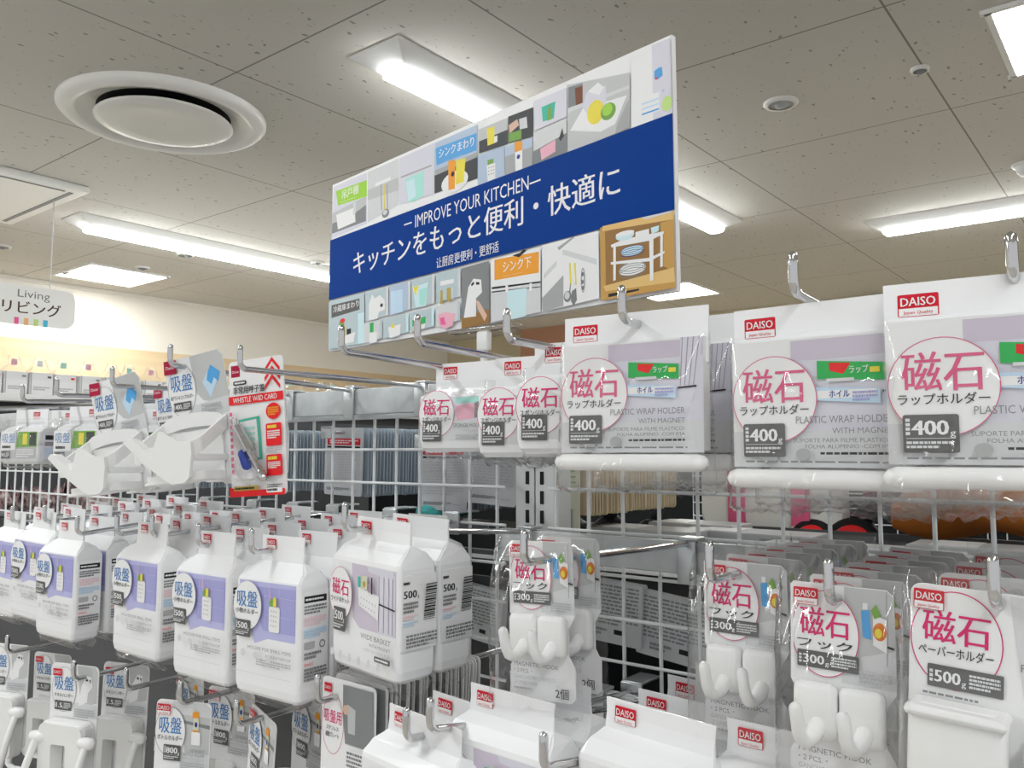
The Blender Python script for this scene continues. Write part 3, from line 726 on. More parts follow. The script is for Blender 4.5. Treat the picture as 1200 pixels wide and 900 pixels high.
# ------------------------------------------------------------------ pack builders (origin: where the hook passes)
def gable_bag(w, d, zt, zb, wh, hz0, hz1, seed, m='glossy_paper', sag=.0):
    """A glossy bag folded flat at the top like a carton, standing square below."""
    b = MB(); r = random.Random(seed); n = 4
    def ring(ww, dd, z, rad, jit=0.0):
        return [(x + r.uniform(-jit, jit), y + r.uniform(-jit, jit), z + r.uniform(-jit, jit)) for x, y in rrect2(ww, dd, rad, n)]
    rings = [ring(w * .90, d * .78, zb - .004, .006, .0006), ring(w * .97, d * .94, zb, .006), ring(w, d, zb + .008, .006), ring(w, d, zt - .004, .005),
             ring(w * .985, d * .96, zt, .004), ring(w * .93, d * .55, zt + (hz0 - zt) * .55, .003, .0012), ring(wh, .0035, hz0, .0012), ring(wh * .985, .0016, (hz0 + hz1) / 2, .0006), ring(wh, .0014, hz1, .0006)]
    b.loft(rings, m, True, False)
    return b

def suction_pack():
    t = thing('suction_holder_pack', (0, 0, 0), '', 'packaged holder')
    w, d, zt, zb = .108, .042, -.030, -.150
    b = gable_bag(w, d, zt, zb, .072, -.012, .016, 11)
    P = Print(b, (0, -d / 2, 0)); x0 = -w / 2
    P.poly([(x0 + .006, zt - .002), (x0 + w - .005, zt - .002), (x0 + w - .005, -.091), (x0 + .058, -.091), (x0 + .036, -.098)], 'purple_pale')
    P.poly([(x0 + .020, zt - .008), (x0 + w - .005, zt - .006), (x0 + w - .005, -.083), (x0 + .050, -.083)], 'purple')
    for xx in (.052, .076, .1): P.line(x0 + xx, zt - .004, x0 + xx, -.088, .0007, 'purple_pale')
    for zz in (-.046, -.066): P.line(x0 + .05, zz, x0 + w - .005, zz - .001, .0007, 'purple_pale')
    P.rrect(x0 + .060, -.083, x0 + .078, -.056, .003, 'paper')
    for i in range(3):
        for j in range(4): P.disc(x0 + .0645 + i * .0045, -.061 - j * .005, .0008, .001, 'ink_pale', 8)
    P.rrect(x0 + .063, -.056, x0 + .069, -.048, .002, 'leaf'); P.rrect(x0 + .069, -.056, x0 + .074, -.046, .002, 'yellow'); P.line(x0 + .064, -.050, x0 + .062, -.036, .0012, 'pink')
    P.title_ring(x0 + .025, -.058, .0245, .026, '吸盤', '小物ホルダー', 'blue_ink', 'ink_pale', .0003, .34)
    P.weight_box(x0 + .006, -.092, .026, .018, '500')
    P.text('HOLDER FOR SMALL ITEMS', x0 + w - .006, -.103, .0034, 'ink_soft', w=.072, align='r')
    P.text('WITH SUCTION CUP', x0 + w - .006, -.109, .0026, 'ink_soft', w=.042, align='r')
    P.dashes(x0 + .045, -.119, x0 + w - .006, -.1115, 3, 'ink_pale', 8); 
    for i in range(3): P.disc(x0 + .022 + i * .022, -.108 - i * .001, .0045, .004, 'grey_pale', 14)
    P.line(x0 + .004, -.128, x0 + w - .004, -.128, .0006, 'grey_pale')
    b.build('pouch', t)
    b = MB(); P = Print(b, (-.026, -.0018, 0), step=.0003); P.shop_tag(0, .0125, .016); b.build('brand_tag', t)
    b = MB(); b.box((w / 2 + .0006, 0, -.086), (.0008, d * .86, .096), 'paper')
    P = Print(b, (w / 2 + .001, 0, 0), (0, 1, 0), (0, 0, 1), (1, 0, 0), .0002); s = d * .36
    P.rect(-s, -.050, s, -.043, 'ink'); P.dashes(-s * .9, -.0485, s * .9, -.0445, 1, 'paper', 2, .5, .9)
    P.dashes(-s, -.062, s, -.052, 3, 'ink_soft', 4); P.dashes(-s, -.074, s, -.064, 3, 'pink_pale', 5, .8); P.dashes(-s, -.086, s, -.076, 3, 'sky_pale', 6, .8)
    P.rrect(-s, -.097, -.001, -.090, .001, 'ink_pale'); P.ring(s * .6, -.094, .004, .004, .0011, 'ink_soft', 16)
    P.dashes(-s, -.108, s * .5, -.100, 2, 'ink_soft', 9); P.text('DAISO', -s, -.114, .003, 'bright_red', w=.012); P.dashes(-s, -.130, s, -.116, 4, 'ink_soft', 10)
    b.build('side_label', t)
    b = MB(); r = random.Random(5); n = 26; top, bot, low = [], [], []
    for x, y in rrect2(w * .93, d * .84, .006, 5): top.append((x, y, zb - .002))
    for x, y in rrect2(w * .98, d * .8, .006, 5): bot.append((x + r.uniform(-.002, .002), y + r.uniform(-.003, .003), zb - .009))
    for x, y in rrect2(w * .95, d * .5, .006, 5): low.append((x + r.uniform(-.003, .003), y + r.uniform(-.004, .004), zb - .015 + r.uniform(-.002, .002)))
    b.loft([top, bot, low], 'film', False, False); b.build('clear_bag_foot', t)
    return t

def basket_pack():
    t = thing('wide_basket_pack', (0, 0, 0), '', 'packaged basket')
    w, d, zt, zb = .112, .046, -.026, -.132
    b = gable_bag(w, d, zt, zb, .090, -.010, .012, 21)
    P = Print(b, (0, -d / 2, 0)); x0 = -w / 2
    P.poly([(x0 + .036, zt - .005), (x0 + w - .004, zt - .005), (x0 + w - .004, -.092), (x0 + .050, -.092), (x0 + .038, -.084)], 'lilac')
    P.poly([(x0 + .062, zt - .005), (x0 + .104, zt - .005), (x0 + .104, -.040), (x0 + .064, -.036)], 'lavender')
    P.rect(x0 + .080, -.092, x0 + w - .004, -.035, 'lavender')
    for xx in (.082, .090, .098, .104): P.line(x0 + xx, -.038, x0 + xx, -.090, .0010, 'lilac_dark')
    P.line(x0 + .080, -.064, x0 + w - .004, -.067, .0013, 'ink')
    P.poly([(x0 + .048, -.052), (x0 + .083, -.057), (x0 + .082, -.080), (x0 + .050, -.070)], 'glossy_paper')
    for j in range(2):
        for i in range(6): P.disc(x0 + .054 + i * .0048, -.062 - j * .006 - i * .0009, .0007, .0008, 'grey', 8)
    P.rect(x0 + .050, -.052, x0 + .0545, -.042, 'mint'); P.rect(x0 + .056, -.053, x0 + .066, -.040, 'cream_card'); P.disc(x0 + .061, -.048, .0025, .003, 'gold', 12); P.rect(x0 + .068, -.055, x0 + .073, -.046, 'lilac_dark'); P.rect(x0 + .073, -.056, x0 + .075, -.040, 'ink')
    P.title_ring(x0 + .021, -.062, .020, .026, '磁石', 'ワイドポケット', 'rose', 'rose', .0004, .32)
    P.weight_box(x0 + .010, -.099, .021, .023, '500')
    P.text('WIDE BASKET', x0 + w - .005, -.099, .0048, 'ink_soft', w=.048, align='r'); P.text('WITH MAGNET', x0 + w - .005, -.105, .003, 'ink_soft', w=.034, align='r'); P.text('CESTA COM IMÃ', x0 + w - .005, -.110, .0026, 'ink_pale', w=.042, align='r')
    P.rrect(x0 + w - .030, -.117, x0 + w - .005, -.112, .001, 'grey_box'); P.dashes(x0 + w - .028, -.116, x0 + w - .007, -.113, 1, 'paper', 2, .6, .95)
    for i in range(7): P.disc(x0 + .010 + i * .016, -.121, .0026, .0042, 'grey_pale', 14)
    b.build('pouch', t)
    b = MB(); P = Print(b, (-.036, -.0018, 0), step=.0003); P.shop_tag(0, .008, .018); b.build('brand_tag', t)
    b = MB(); b.box((w / 2 + .0006, .001, -.070), (.0008, d * .9, .070), 'paper')
    P = Print(b, (w / 2 + .001, 0, 0), (0, 1, 0), (0, 0, 1), (1, 0, 0), .0002); s = d * .42
    P.text('500', -s * .9, -.056, .007, 'ink', w=.015, bold=.02); P.text('g', -s * .9 + .016, -.056, .003, 'ink'); P.dashes(-s * .95, -.044, -s * .4, -.040, 1, 'ink', 3); P.dashes(-s * .95, -.070, -.001, -.059, 3, 'ink_soft', 4); P.dashes(-s * .95, -.076, -.001, -.071, 2, 'pink_pale', 5); P.dashes(-s * .95, -.082, -.001, -.077, 2, 'sky_pale', 5)
    z = -.078; r = random.Random(4)
    while z < -.043:
        hgt = r.choice((.0006, .0010, .0015)); P.rect(.005, z, s * .95, z + hgt, 'ink'); z += hgt + r.choice((.0006, .001))
    P.dashes(-s * .95, -.101, s * .95, -.088, 4, 'ink_soft', 12)
    b.build('side_label', t)
    b = MB(); r = random.Random(9)
    rg = [[(x + r.uniform(-j, j), y + r.uniform(-j, j), z + r.uniform(-j, j)) for x, y in rrect2(w * a, d * c_, .006, 5)] for a, c_, z, j in ((.95, .86, zb - .002, 0), (1.0, .8, zb - .010, .002), (.97, .45, zb - .018, .003))]
    b.loft(rg, 'film', False, False); b.build('clear_bag_foot', t)
    return t

def wrap_pack():
    t = thing('wrap_holder_pack', (0, 0, 0), '', 'packaged holder')
    w = .125; x0 = -w / 2
    b = MB(); b.box((0, 0, -.011), (w, .0016, .050), 'glossy_paper')
    P = Print(b, (0, -.0008, .014)); P.shop_tag(x0 + .008, -.008, .023); b.build('header_card', t)
    b = MB(); zt, zb = -.014, -.112
    b.prism([(x0 + .001, zb), (x0 + w - .002, zb), (x0 + w - .002, zt), (x0 + .001, zt)], -.007, .006, 'paper')
    P = Print(b, (0, -.007, .014))
    P.rect(x0 + .001, -.128, x0 + w - .002, -.100, 'grey_pale')
    P.poly([(x0 + .044, -.030), (x0 + w - .002, -.030), (x0 + w - .002, -.100), (x0 + .044, -.100)], 'lavender')
    P.poly([(x0 + .044, -.030), (x0 + w - .002, -.030), (x0 + w - .002, -.044), (x0 + .044, -.046)], 'lilac')
    P.poly([(x0 + .105, -.028), (x0 + w - .002, -.028), (x0 + .117, -.075), (x0 + .108, -.1), (x0 + .102, -.1), (x0 + .105, -.07)], 'lavender')
    for k in range(4): P.line(x0 + .107 + k * .0045, -.028, x0 + .105 + k * .0035, -.070, .0006, 'lilac_dark')
    P.line(x0 + .103, -.072, x0 + .118, -.071, .0016, 'ink')
    P.poly([(x0 + .062, -.047), (x0 + .104, -.051), (x0 + .104, -.064), (x0 + .062, -.061)], 'green'); P.poly([(x0 + .070, -.049), (x0 + .084, -.050), (x0 + .079, -.058), (x0 + .070, -.055)], 'bright_red')
    P.text('ラップ', x0 + .083, -.0575, .0045, 'paper', w=.012, bold=.02); P.rect(x0 + .096, -.058, x0 + .102, -.054, 'yellow'); P.rect(x0 + .068, -.0635, x0 + .086, -.061, 'grey_pale')
    P.poly([(x0 + .060, -.067), (x0 + .102, -.070), (x0 + .102, -.081), (x0 + .060, -.077)], 'sky_pale'); P.rect(x0 + .062, -.076, x0 + .100, -.070, 'paper'); P.text('ホイル', x0 + .070, -.0752, .0045, 'navy', w=.013, bold=.03); P.dashes(x0 + .085, -.079, x0 + .100, -.071, 3, 'purple', 3)
    P.title_ring(x0 + .032, -.075, .030, .034, '磁石', 'ラップホルダー', 'rose_pale', 'rose_pale', .0006, .40)
    P.disc(x0 + .028, -.121, .006, .0045, 'grey', 16); P.disc(x0 + .052, -.118, .005, .0045, 'grey', 16)
    P.weight_box(x0 + .010, -.120, .030, .026, '400')
    P.text('PLASTIC WRAP HOLDER', x0 + .110, -.0945, .0055, 'ink_soft', w=.062, align='r'); P.text('WITH MAGNET', x0 + .110, -.1025, .0044, 'ink_soft', w=.038, align='r')
    P.text('SUPORTE PARA FILME PLASTICO/', x0 + .110, -.1090, .0032, 'ink_soft', w=.064, align='r'); P.text('FOLHA ALUMINIO -COM IMA', x0 + .110, -.1135, .0030, 'ink_soft', w=.056, align='r')
    P.dashes(x0 + .064, -.1185, x0 + .110, -.1160, 1, 'ink', 3, .7, 1); P.dashes(x0 + .012, -.1245, x0 + .112, -.1228, 1, 'ink_soft', 4, .8, 1)
    b.build('printed_insert', t)
    b = MB(); b.tube([(x0 + .006, -.012, -.123), (x0 + w - .004, -.012, -.123)], .0075, 'plastic', 14, round_ends=True); b.build('holder_rail', t)
    b = MB()
    b.box((0, .004, -.122), (w * .9, .022, .010), 'plastic', .003)
    b.box((x0 + .012, .008, -.10), (.012, .016, .05), 'plastic', .003); b.box((x0 + w - .016, .008, -.10), (.012, .016, .05), 'plastic', .003); b.build('holder_body', t)
    t.scale = (1, 1, .87)
    b = pillow(w * 1.02, -.010, -.150, -.024, .020, 51, .0030, 22, 26, rough_bottom=2.5, flare=.06); b.build('clear_bag', t)
    return t

def sponge_pack():
    t = thing('sponge_holder_pack', (0, 0, 0), '', 'packaged holder')
    w, d = .112, .042; x0 = -w / 2
    b = MB(); b.box((0, 0, -.008), (w * .84, .0016, .036), 'glossy_paper'); P = Print(b, (0, -.0008, 0)); P.shop_tag(x0 + .020, .006, .020); b.build('header_card', t)
    b = gable_bag(w, d, -.028, -.086, .094, -.022, -.016, 61)
    P = Print(b, (0, -d / 2, 0))
    P.rect(x0 + .005, -.078, x0 + w - .005, -.030, 'grey_pale'); P.rect(x0 + .006, -.056, x0 + w - .006, -.030, 'lavender')
    P.poly([(x0 + .053, -.040), (x0 + .080, -.038), (x0 + .080, -.054), (x0 + .056, -.056)], 'pink'); P.rect(x0 + .054, -.037, x0 + .1, -.031, 'teal'); P.poly([(x0 + .080, -.038), (x0 + .090, -.034), (x0 + .090, -.052), (x0 + .080, -.054)], 'grey_mid')
    P.title_ring(x0 + .027, -.048, .0255, .026, '磁石', 'スポンジホルダー', 'rose', 'rose', .0005, .36)
    P.weight_box(x0 + .008, -.079, .027, .023, '400')
    P.text('SPONGE HOLDER', x0 + .096, -.0635, .0042, 'ink_soft', w=.044, align='r'); P.text('WITH MAGNET', x0 + .096, -.069, .0032, 'ink_pale', w=.03, align='r'); P.dashes(x0 + .056, -.077, x0 + .096, -.071, 2, 'ink_pale', 3)
    b.build('pouch', t)
    b = pillow(w * 1.02, -.012, -.098, -d * .52, d * .52, 63, .0022, 20, 18, rough_bottom=1.5); b.build('clear_bag', t)
    return t

def hook_prong(x, y, z, s=1.0):
    b = MB(); pts = [(.004, 0, -.004), (.002, -.005, -.010), (0, -.011, -.0125), (-.001, -.0165, -.010), (-.002, -.0195, -.004), (-.0025, -.021, .004), (-.003, -.0215, .009)]
    b.tube([(x + a * s, y + c * s, z + e * s) for a, c, e in pts], [.0058 * s, .0052 * s, .0047 * s, .0044 * s, .0042 * s, .0041 * s, .0042 * s], 'plastic', 10, round_ends=True)
    return b

def hook_card():
    t = thing('magnet_hook_pack', (0, 0, 0), '', 'packaged hooks')
    w = .064; x0 = -w / 2
    out = [(-.030, .010), (.027, .010), (.031, .006), (.032, -.045), (.032, -.052), (.026, -.062), (.026, -.084), (.032, -.094), (.032, -.118), (.028, -.122), (-.028, -.122), (-.032, -.118), (-.032, -.096), (-.026, -.086), (-.026, -.062), (-.032, -.052), (-.032, .008)]
    b = MB(); b.prism([(x, z) for x, z in reversed(out)], -.0006, .0006, 'paper')
    P = Print(b, (0, -.0006, 0))
    P.poly([(.002, .0095), (.027, .0095), (.031, .006), (.032, -.026), (.014, -.040), (.002, -.040)], 'grey_photo'); P.poly([(.0, -.036), (.032, -.026), (.032, -.05), (0, -.05)], 'grey_pale')
    P.line(.027, .009, .027, -.036, .0006, 'grey'); P.line(.027, -.024, .031, -.025, .0014, 'ink')
    P.poly([(.012, -.004), (.017, -.003), (.018, -.021), (.013, -.020)], 'sky'); P.rect(.013, -.003, .016, .001, 'paper'); P.poly([(.019, -.005), (.027, -.008), (.027, -.028), (.019, -.024)], 'paper'); P.disc(.023, -.0155, .004, .0055, 'orange_deep', 14); P.disc(.0222, -.0165, .0022, .003, 'yellow', 10); P.poly([(.018, -.003), (.021, .001), (.024, -.006), (.02, -.008)], 'leaf')
    P.title_ring(-.010, -.021, .021, .027, '磁石', 'フック', 'rose', 'rose', .0005, .34); P.rect(-.031, -.052, -.0295, .004, 'paper')
    P.weight_box(-.027, -.043, .038, .0105, '300', wide=True)
    P.dashes(.011, -.048, .030, -.040, 4, 'ink_pale', 3)
    P.shop_tag(-.029, .007, .0155)
    P.text('MAGNETIC HOOK', -.026, -.095, .0034, 'ink_soft', w=.044); P.text('・2 PCS.・', -.026, -.1005, .0032, 'ink_soft', w=.018); P.text('GANCHO MAGNETICO', -.026, -.1055, .0030, 'ink_pale', w=.040); P.text('-2 UNIDADES-', -.026, -.1100, .0028, 'ink_pale', w=.024); P.dashes(-.026, -.1145, .0, -.112, 1, 'ink_pale', 3)
    P.text('2個', .015, -.117, .0064, 'ink', w=.0125, bold=.01)
    b.build('backing_card', t)
    for sx_ in (-.0145, .0135):
        m = MB(); m.box((sx_, -.006, -.068), (.027, .010, .034), 'plastic', .004); o = m.build('hook_plate', t)
        hook_prong(sx_ - .002, -.009, -.072).build('prong', o)
    b = pillow(.076, .015, -.134, -.036, .004, 71, .0034, 16, 26, rough_bottom=.6); b.build('clear_bag', t)
    return t

def paper_holder_card():
    t = thing('paper_holder_pack', (0, 0, 0), '', 'packaged holder')
    w = .112
    b = MB(); b.prism([(x + .018, z - .055) for x, z in rrect2(w, .130, .006)][::-1], -.0006, .0006, 'paper')
    P = Print(b, (0, -.0006, 0)); x0 = -.038
    P.poly([(.012, .009), (.072, .009), (.072, -.05), (.02, -.05)], 'grey_pale'); P.poly([(.022, .004), (.072, .004), (.072, -.036), (.022, -.03)], 'grey_photo')
    P.title_ring(-.014, -.020, .0235, .0275, '磁石', 'ペーパーホルダー', 'rose', 'rose', .0006, .33)
    P.weight_box(-.028, -.047, .038, .0125, '500', wide=True); P.shop_tag(-.036, .007, .016)
    P.text('PAPER HOLDER', .018, -.030, .004, 'ink_soft', w=.04); P.dashes(.022, -.045, .06, -.038, 2, 'ink_pale', 3); P.dashes(-.03, -.0515, .01, -.0495, 1, 'ink_soft', 3)
    b.build('backing_card', t)
    b = MB(); b.box((-.010, -.014, -.088), (.048, .024, .072), 'plastic', .006); b.box((-.010, -.016, -.0555), (.050, .028, .006), 'plastic', .003); b.build('holder_arm', t)
    b = MB(); b.box((.046, -.012, -.090), (.050, .024, .066), 'plastic', .008); b.build('holder_cover', t)
    b = pillow(.122, .018, -.138, -.032, .008, 81, .0014, 16, 22); b.location = None if False else None
    return t, b
def paper_holder():
    t, b = paper_holder_card(); o = b.build('clear_bag', t); o.location.x = .018; return t

def band_strip(pts, z0, z1, th, m, b, top=None, bot=None):
    """a bent plastic strip standing on edge: pts in x,y; top/bot give heights along it"""
    n = len(pts); outer, inner = [], []
    for i in range(n):
        p = Vector(pts[i]); tdir = (Vector(pts[min(i + 1, n - 1)]) - Vector(pts[max(i - 1, 0)])).normalized(); q = Vector((-tdir.y, tdir.x)) * th / 2
        outer.append(p + q); inner.append(p - q)
    T = [top[i] if top else z1 for i in range(n)]; B = [bot[i] if bot else z0 for i in range(n)]
    rings = [[(outer[i].x, outer[i].y, B[i]), (outer[i].x, outer[i].y, T[i]), (inner[i].x, inner[i].y, T[i]), (inner[i].x, inner[i].y, B[i])] for i in range(n)]
    b.loft(rings, m, True, False)

def cup_pack():
    t = thing('toothbrush_holder_pack', (0, 0, 0), '', 'packaged holder'); t.scale = (1.12, 1.12, 1.04)
    out = [(-.040, .012), (.0, .013), (.034, .016), (.040, .008), (.046, -.045), (.050, -.090), (.048, -.132), (.040, -.140), (-.030, -.134), (-.034, -.125), (-.030, -.07)]
    b = MB(); b.prism(out[::-1], -.0006, .0006, 'glossy_paper')
    P = Print(b, (0, -.0006, 0))
    P.poly([(-.004, .0125), (.034, .0155), (.040, .008), (.0455, -.042), (.030, -.048), (.012, -.044), (.003, -.034)], 'grey_photo'); P.poly([(-.012, -.05), (.0455, -.042), (.047, -.062), (-.012, -.064)], 'grey_pale')
    P.poly([(.012, -.022), (.024, -.002), (.036, -.012), (.022, -.042)], 'sky_pale'); P.poly([(.020, -.010), (.024, -.002), (.036, -.012), (.033, -.024), (.028, -.018), (.024, -.026), (.018, -.020)], 'sky')
    P.disc(-.016, -.028, .019, .032, 'paper'); P.ring(-.016, -.028, .019, .032, .0004, 'ink_soft')
    P.text('吸盤', -.016, -.027, .016, 'blue_ink', w=.029, bold=.01, align='c'); P.text('歯ブラシ＆コップホルダー', -.016, -.038, .004, 'ink', w=.031, align='c', bold=.01)
    P.weight_box(-.028, -.053, .024, .011, '400', wide=True); P.rect(-.038, -.006, -.021, .011, 'maroon'); P.text('Daiso', -.0295, .0005, .004, 'paper', w=.012, align='c')
    P.dashes(.010, -.062, .036, -.048, 3, 'ink_pale', 2)
    b.build('backing_card', t)
    b = MB()                                                   # loops and the notched front plate
    def loop(w, d, y0): 
        pts = [(w / 2, y0)]
        for k in range(9):
            a = math.radians(90 * k / 8); pts.append((w / 2 - .012 + .012 * math.cos(a), y0 - d + .012 - .012 * math.sin(a)))
        for k in range(9):
            a = math.radians(90 + 90 * k / 8); pts.append((-w / 2 + .012 + .012 * math.cos(a), y0 - d + .012 - .012 * math.sin(a)))
        pts.append((-w / 2, y0)); return pts
    lp = loop(.082, .054, -.003); tp = [-.052 - .034 * min(1, (-.003 - y) / .054) for x, y in lp]
    band_strip(lp, 0, 0, .003, 'plastic', b, top=tp, bot=[q - .017 for q in tp]); band_strip(loop(.070, .044, -.003), -.128, -.118, .003, 'plastic', b)
    b.box((0, -.003, -.097), (.072, .003, .062), 'plastic', .001)
    b.prism([(-.046, -.076), (-.041, -.071), (-.036, -.073), (-.010, -.096), (.001, -.070), (.006, -.070), (.014, -.077), (.026, -.084), (.041, -.087), (.041, -.100), (.036, -.126), (.030, -.131), (.014, -.131), (.006, -.126), (-.018, -.106)][::-1], -.0630, -.0585, 'plastic')
    b.prism([(-.046, -.076), (-.041, -.071), (-.036, -.073), (-.010, -.096), (.006, -.126), (-.018, -.106)][::-1], -.0585, -.050, 'plastic')
    b.box((.0375, -.028, -.103), (.003, .054, .008), 'plastic', .001)
    b.loft([[(x, y, z) for y, z in ((-.0035, zt_ - .017), (-.0035, zt_), (-.007, zt_), (-.007, zt_ - .017))] for x, zt_ in ((-.041, -.054), (-.034, -.049), (-.018, -.046), (0, -.045), (.018, -.046), (.034, -.049), (.041, -.054))], 'plastic', True, False)
    b.box((0, -.0265, -.127), (.066, .046, .003), 'plastic', .001); b.build('cup_ring', t, (0, 0, -.013))
    b = MB(); b.box((.004, -.0052, -.122), (.012, .001, .012), 'blue_ink'); b.build('sticker', t, (0, 0, -.013))
    return t

def whistle_card():
    t = thing('whistle_card', (0, 0, 0), 'red and white whistle card with a silver whistle hanging on the top hook', 'packaged whistle')
    w, top, bot = .072, .018, -.142; x0 = -w / 2
    b = MB(); b.prism([(x, z + (top + bot) / 2) for x, z in rrect2(w, top - bot, .005)][::-1], -.0006, .0006, 'paper')
    P = Print(b, (0, -.0006, 0))
    P.rect(x0 + .003, -.001, x0 + .015, .013, 'maroon'); P.text('Daiso', x0 + .009, .004, .003, 'paper', w=.009, align='c')
    for k in range(3):
        z = .011 - k * .010; P.poly([(x0 + .048, z - .007), (x0 + .058, z + .006), (x0 + .068, z - .007), (x0 + .068, z - .012), (x0 + .058, z + .001), (x0 + .048, z - .012)], 'bright_red')
    P.rrect(x0 + .006, -.011, x0 + .024, -.006, .002, 'ink'); P.dashes(x0 + .008, -.010, x0 + .022, -.007, 1, 'paper', 3, .7, 1)
    P.text('非常用呼子笛', x0 + .006, -.021, .0068, 'ink', w=.042, bold=.03); P.rect(x0, -.034, x0 + w, -.024, 'bright_red'); P.text('WHISTLE W/ID CARD', x0 + .006, -.032, .0062, 'paper', w=.058, bold=.02)
    P.disc(x0 + .059, -.046, .0095, .0095, 'bright_red'); P.dashes(x0 + .052, -.051, x0 + .066, -.041, 4, 'orange', 2, .7)
    for z0, z1 in ((-.086, -.060), (-.120, -.096)):
        P.rrect(x0 + .049, z0, x0 + .069, z1, .002, 'bright_red'); P.dashes(x0 + .051, z1 - .006, x0 + .064, z1 - .002, 1, 'yellow', 2, .9, .9); P.dashes(x0 + .051, z0 + .008, x0 + .067, z1 - .008, 4, 'paper', 4, .6)
    P.dashes(x0 + .049, -.094, x0 + .069, -.088, 3, 'ink_pale', 3); P.dashes(x0 + .049, -.126, x0 + .069, -.122, 2, 'ink_pale', 3); P.dashes(x0 + .049, -.134, x0 + .069, -.129, 2, 'ink_soft', 3)
    P.poly([(x0, -.142), (x0 + w, -.142), (x0 + w, -.135), (x0 + .028, -.135), (x0, -.131)], 'bright_red'); P.rect(x0 + .006, -.135, x0 + .038, -.130, 'gold'); P.rrect(x0 + .049, -.139, x0 + .069, -.1335, .001, 'paper'); P.dashes(x0 + .05, -.138, x0 + .068, -.134, 1, 'ink', 4); P.dashes(x0 + .008, -.1345, x0 + .036, -.1305, 1, 'ink', 4, .5, .9)
    for k in range(10): P.rect(x0 + .004, -.115 + k * .0075, x0 + .0075, -.1105 + k * .0075, 'rose_pale')
    P.ring(x0 + .028, -.112, .016, .013, .0018, 'grey_pale', 30)
    b.build('backing_card', t)
    b = MB(); P = Print(b, (0, -.0012, 0)); P.poly([(x0 + .012, -.052), (x0 + .040, -.050), (x0 + .043, -.100), (x0 + .016, -.102)], 'mint'); P.poly([(x0 + .014, -.055), (x0 + .036, -.053), (x0 + .039, -.098), (x0 + .018, -.100)], 'paper'); P.dashes(x0 + .018, -.092, x0 + .034, -.060, 5, 'teal', 3); b.build('name_slip', t)
    b = MB(); d0 = Vector((.030, 0, -.055)); p = Vector((x0 + .016, -.008, -.060))
    b.tube([p, p + d0 * .25], .0052, 'chrome', 12); b.tube([p + d0 * .25, p + d0 * .55], .0062, 'chrome', 12); b.tube([p + d0 * .55, p + d0 * 1.0], .0036, 'chrome', 12); b.tube([p + d0 * 1.0, p + d0 * 1.12], .0042, 'chrome', 12, round_ends=True)
    b.tube([p - d0 * .12 + Vector((.004 * math.cos(a), 0, .004 * math.sin(a))) for a in [k * .7 for k in range(10)]], .0008, 'chrome', 6); b.build('whistle', t)
    b = MB(); b.tube([(x0 + .021, -.006, -.092), (x0 + .026, -.006, -.107)], .0048, 'cobalt', 12, round_ends=True); b.build('ear_plug', t)
    b = MB(); b.add([(x0 + .010, -.001, -.048), (x0 + .044, -.001, -.048), (x0 + .046, -.001, -.126), (x0 + .010, -.001, -.126), (x0 + .013, -.015, -.052), (x0 + .041, -.015, -.052), (x0 + .043, -.015, -.122), (x0 + .013, -.015, -.122)],
                    [(4, 5, 6, 7), (0, 1, 5, 4), (1, 2, 6, 5), (2, 3, 7, 6), (3, 0, 4, 7)], 'film'); b.build('blister', t)
    return t

def tub_pack():
    """clear sponge tray pack at the far left of the top row"""
    t = thing('suction_sponge_pack', (0, 0, 0), '', 'packaged holder')
    w, d = .105, .045; x0 = -w / 2
    b = MB(); b.box((0, 0, -.004), (w * .8, .0014, .030), 'glossy_paper'); P = Print(b, (0, -.0008, 0)); P.shop_tag(.004, .006, .018); b.build('header_card', t)
    b = gable_bag(w, d, -.030, -.082, .080, -.018, -.012, 67, 'grey_pale')
    P = Print(b, (0, -d / 2, 0)); P.rect(x0 + .006, -.076, x0 + w - .006, -.030, 'grey_photo'); P.poly([(x0 + .045, -.058), (x0 + w - .006, -.056), (x0 + w - .006, -.030), (x0 + .05, -.030)], 'leaf'); P.rect(x0 + .062, -.052, x0 + .074, -.033, 'yellow'); P.rect(x0 + .080, -.054, x0 + w - .008, -.032, 'grey_deep')
    P.rect(x0 + .006, -.062, x0 + .045, -.030, 'paper'); P.text('吸盤', x0 + .009, -.048, .013, 'blue_ink', w=.034); P.dashes(x0 + .009, -.060, x0 + .042, -.053, 1, 'ink', 3); P.weight_box(x0 + .008, -.077, .024, .013, '400', wide=True); P.dashes(x0 + .05, -.075, x0 + .095, -.060, 4, 'paper', 4)
    b.build('pouch', t)
    b = MB(); b.box((w / 2 + .0006, 0, -.055), (.001, d * .7, .044), 'lavender', 0); P = Print(b, (w / 2 + .0011, 0, 0), (0, 1, 0), (0, 0, 1), (1, 0, 0), .0002)
    P.rect(-.012, -.044, .012, -.036, 'ink'); P.dashes(-.012, -.055, .012, -.047, 2, 'ink_soft', 3); P.dashes(-.012, -.072, .012, -.058, 4, 'sky_pale', 3); b.build('side_label', t)
    b = pillow(w * 1.04, -.006, -.094, -d * .53, d * .53, 69, .002, 16, 16, rough_bottom=1.2); b.build('clear_bag', t)
    return t

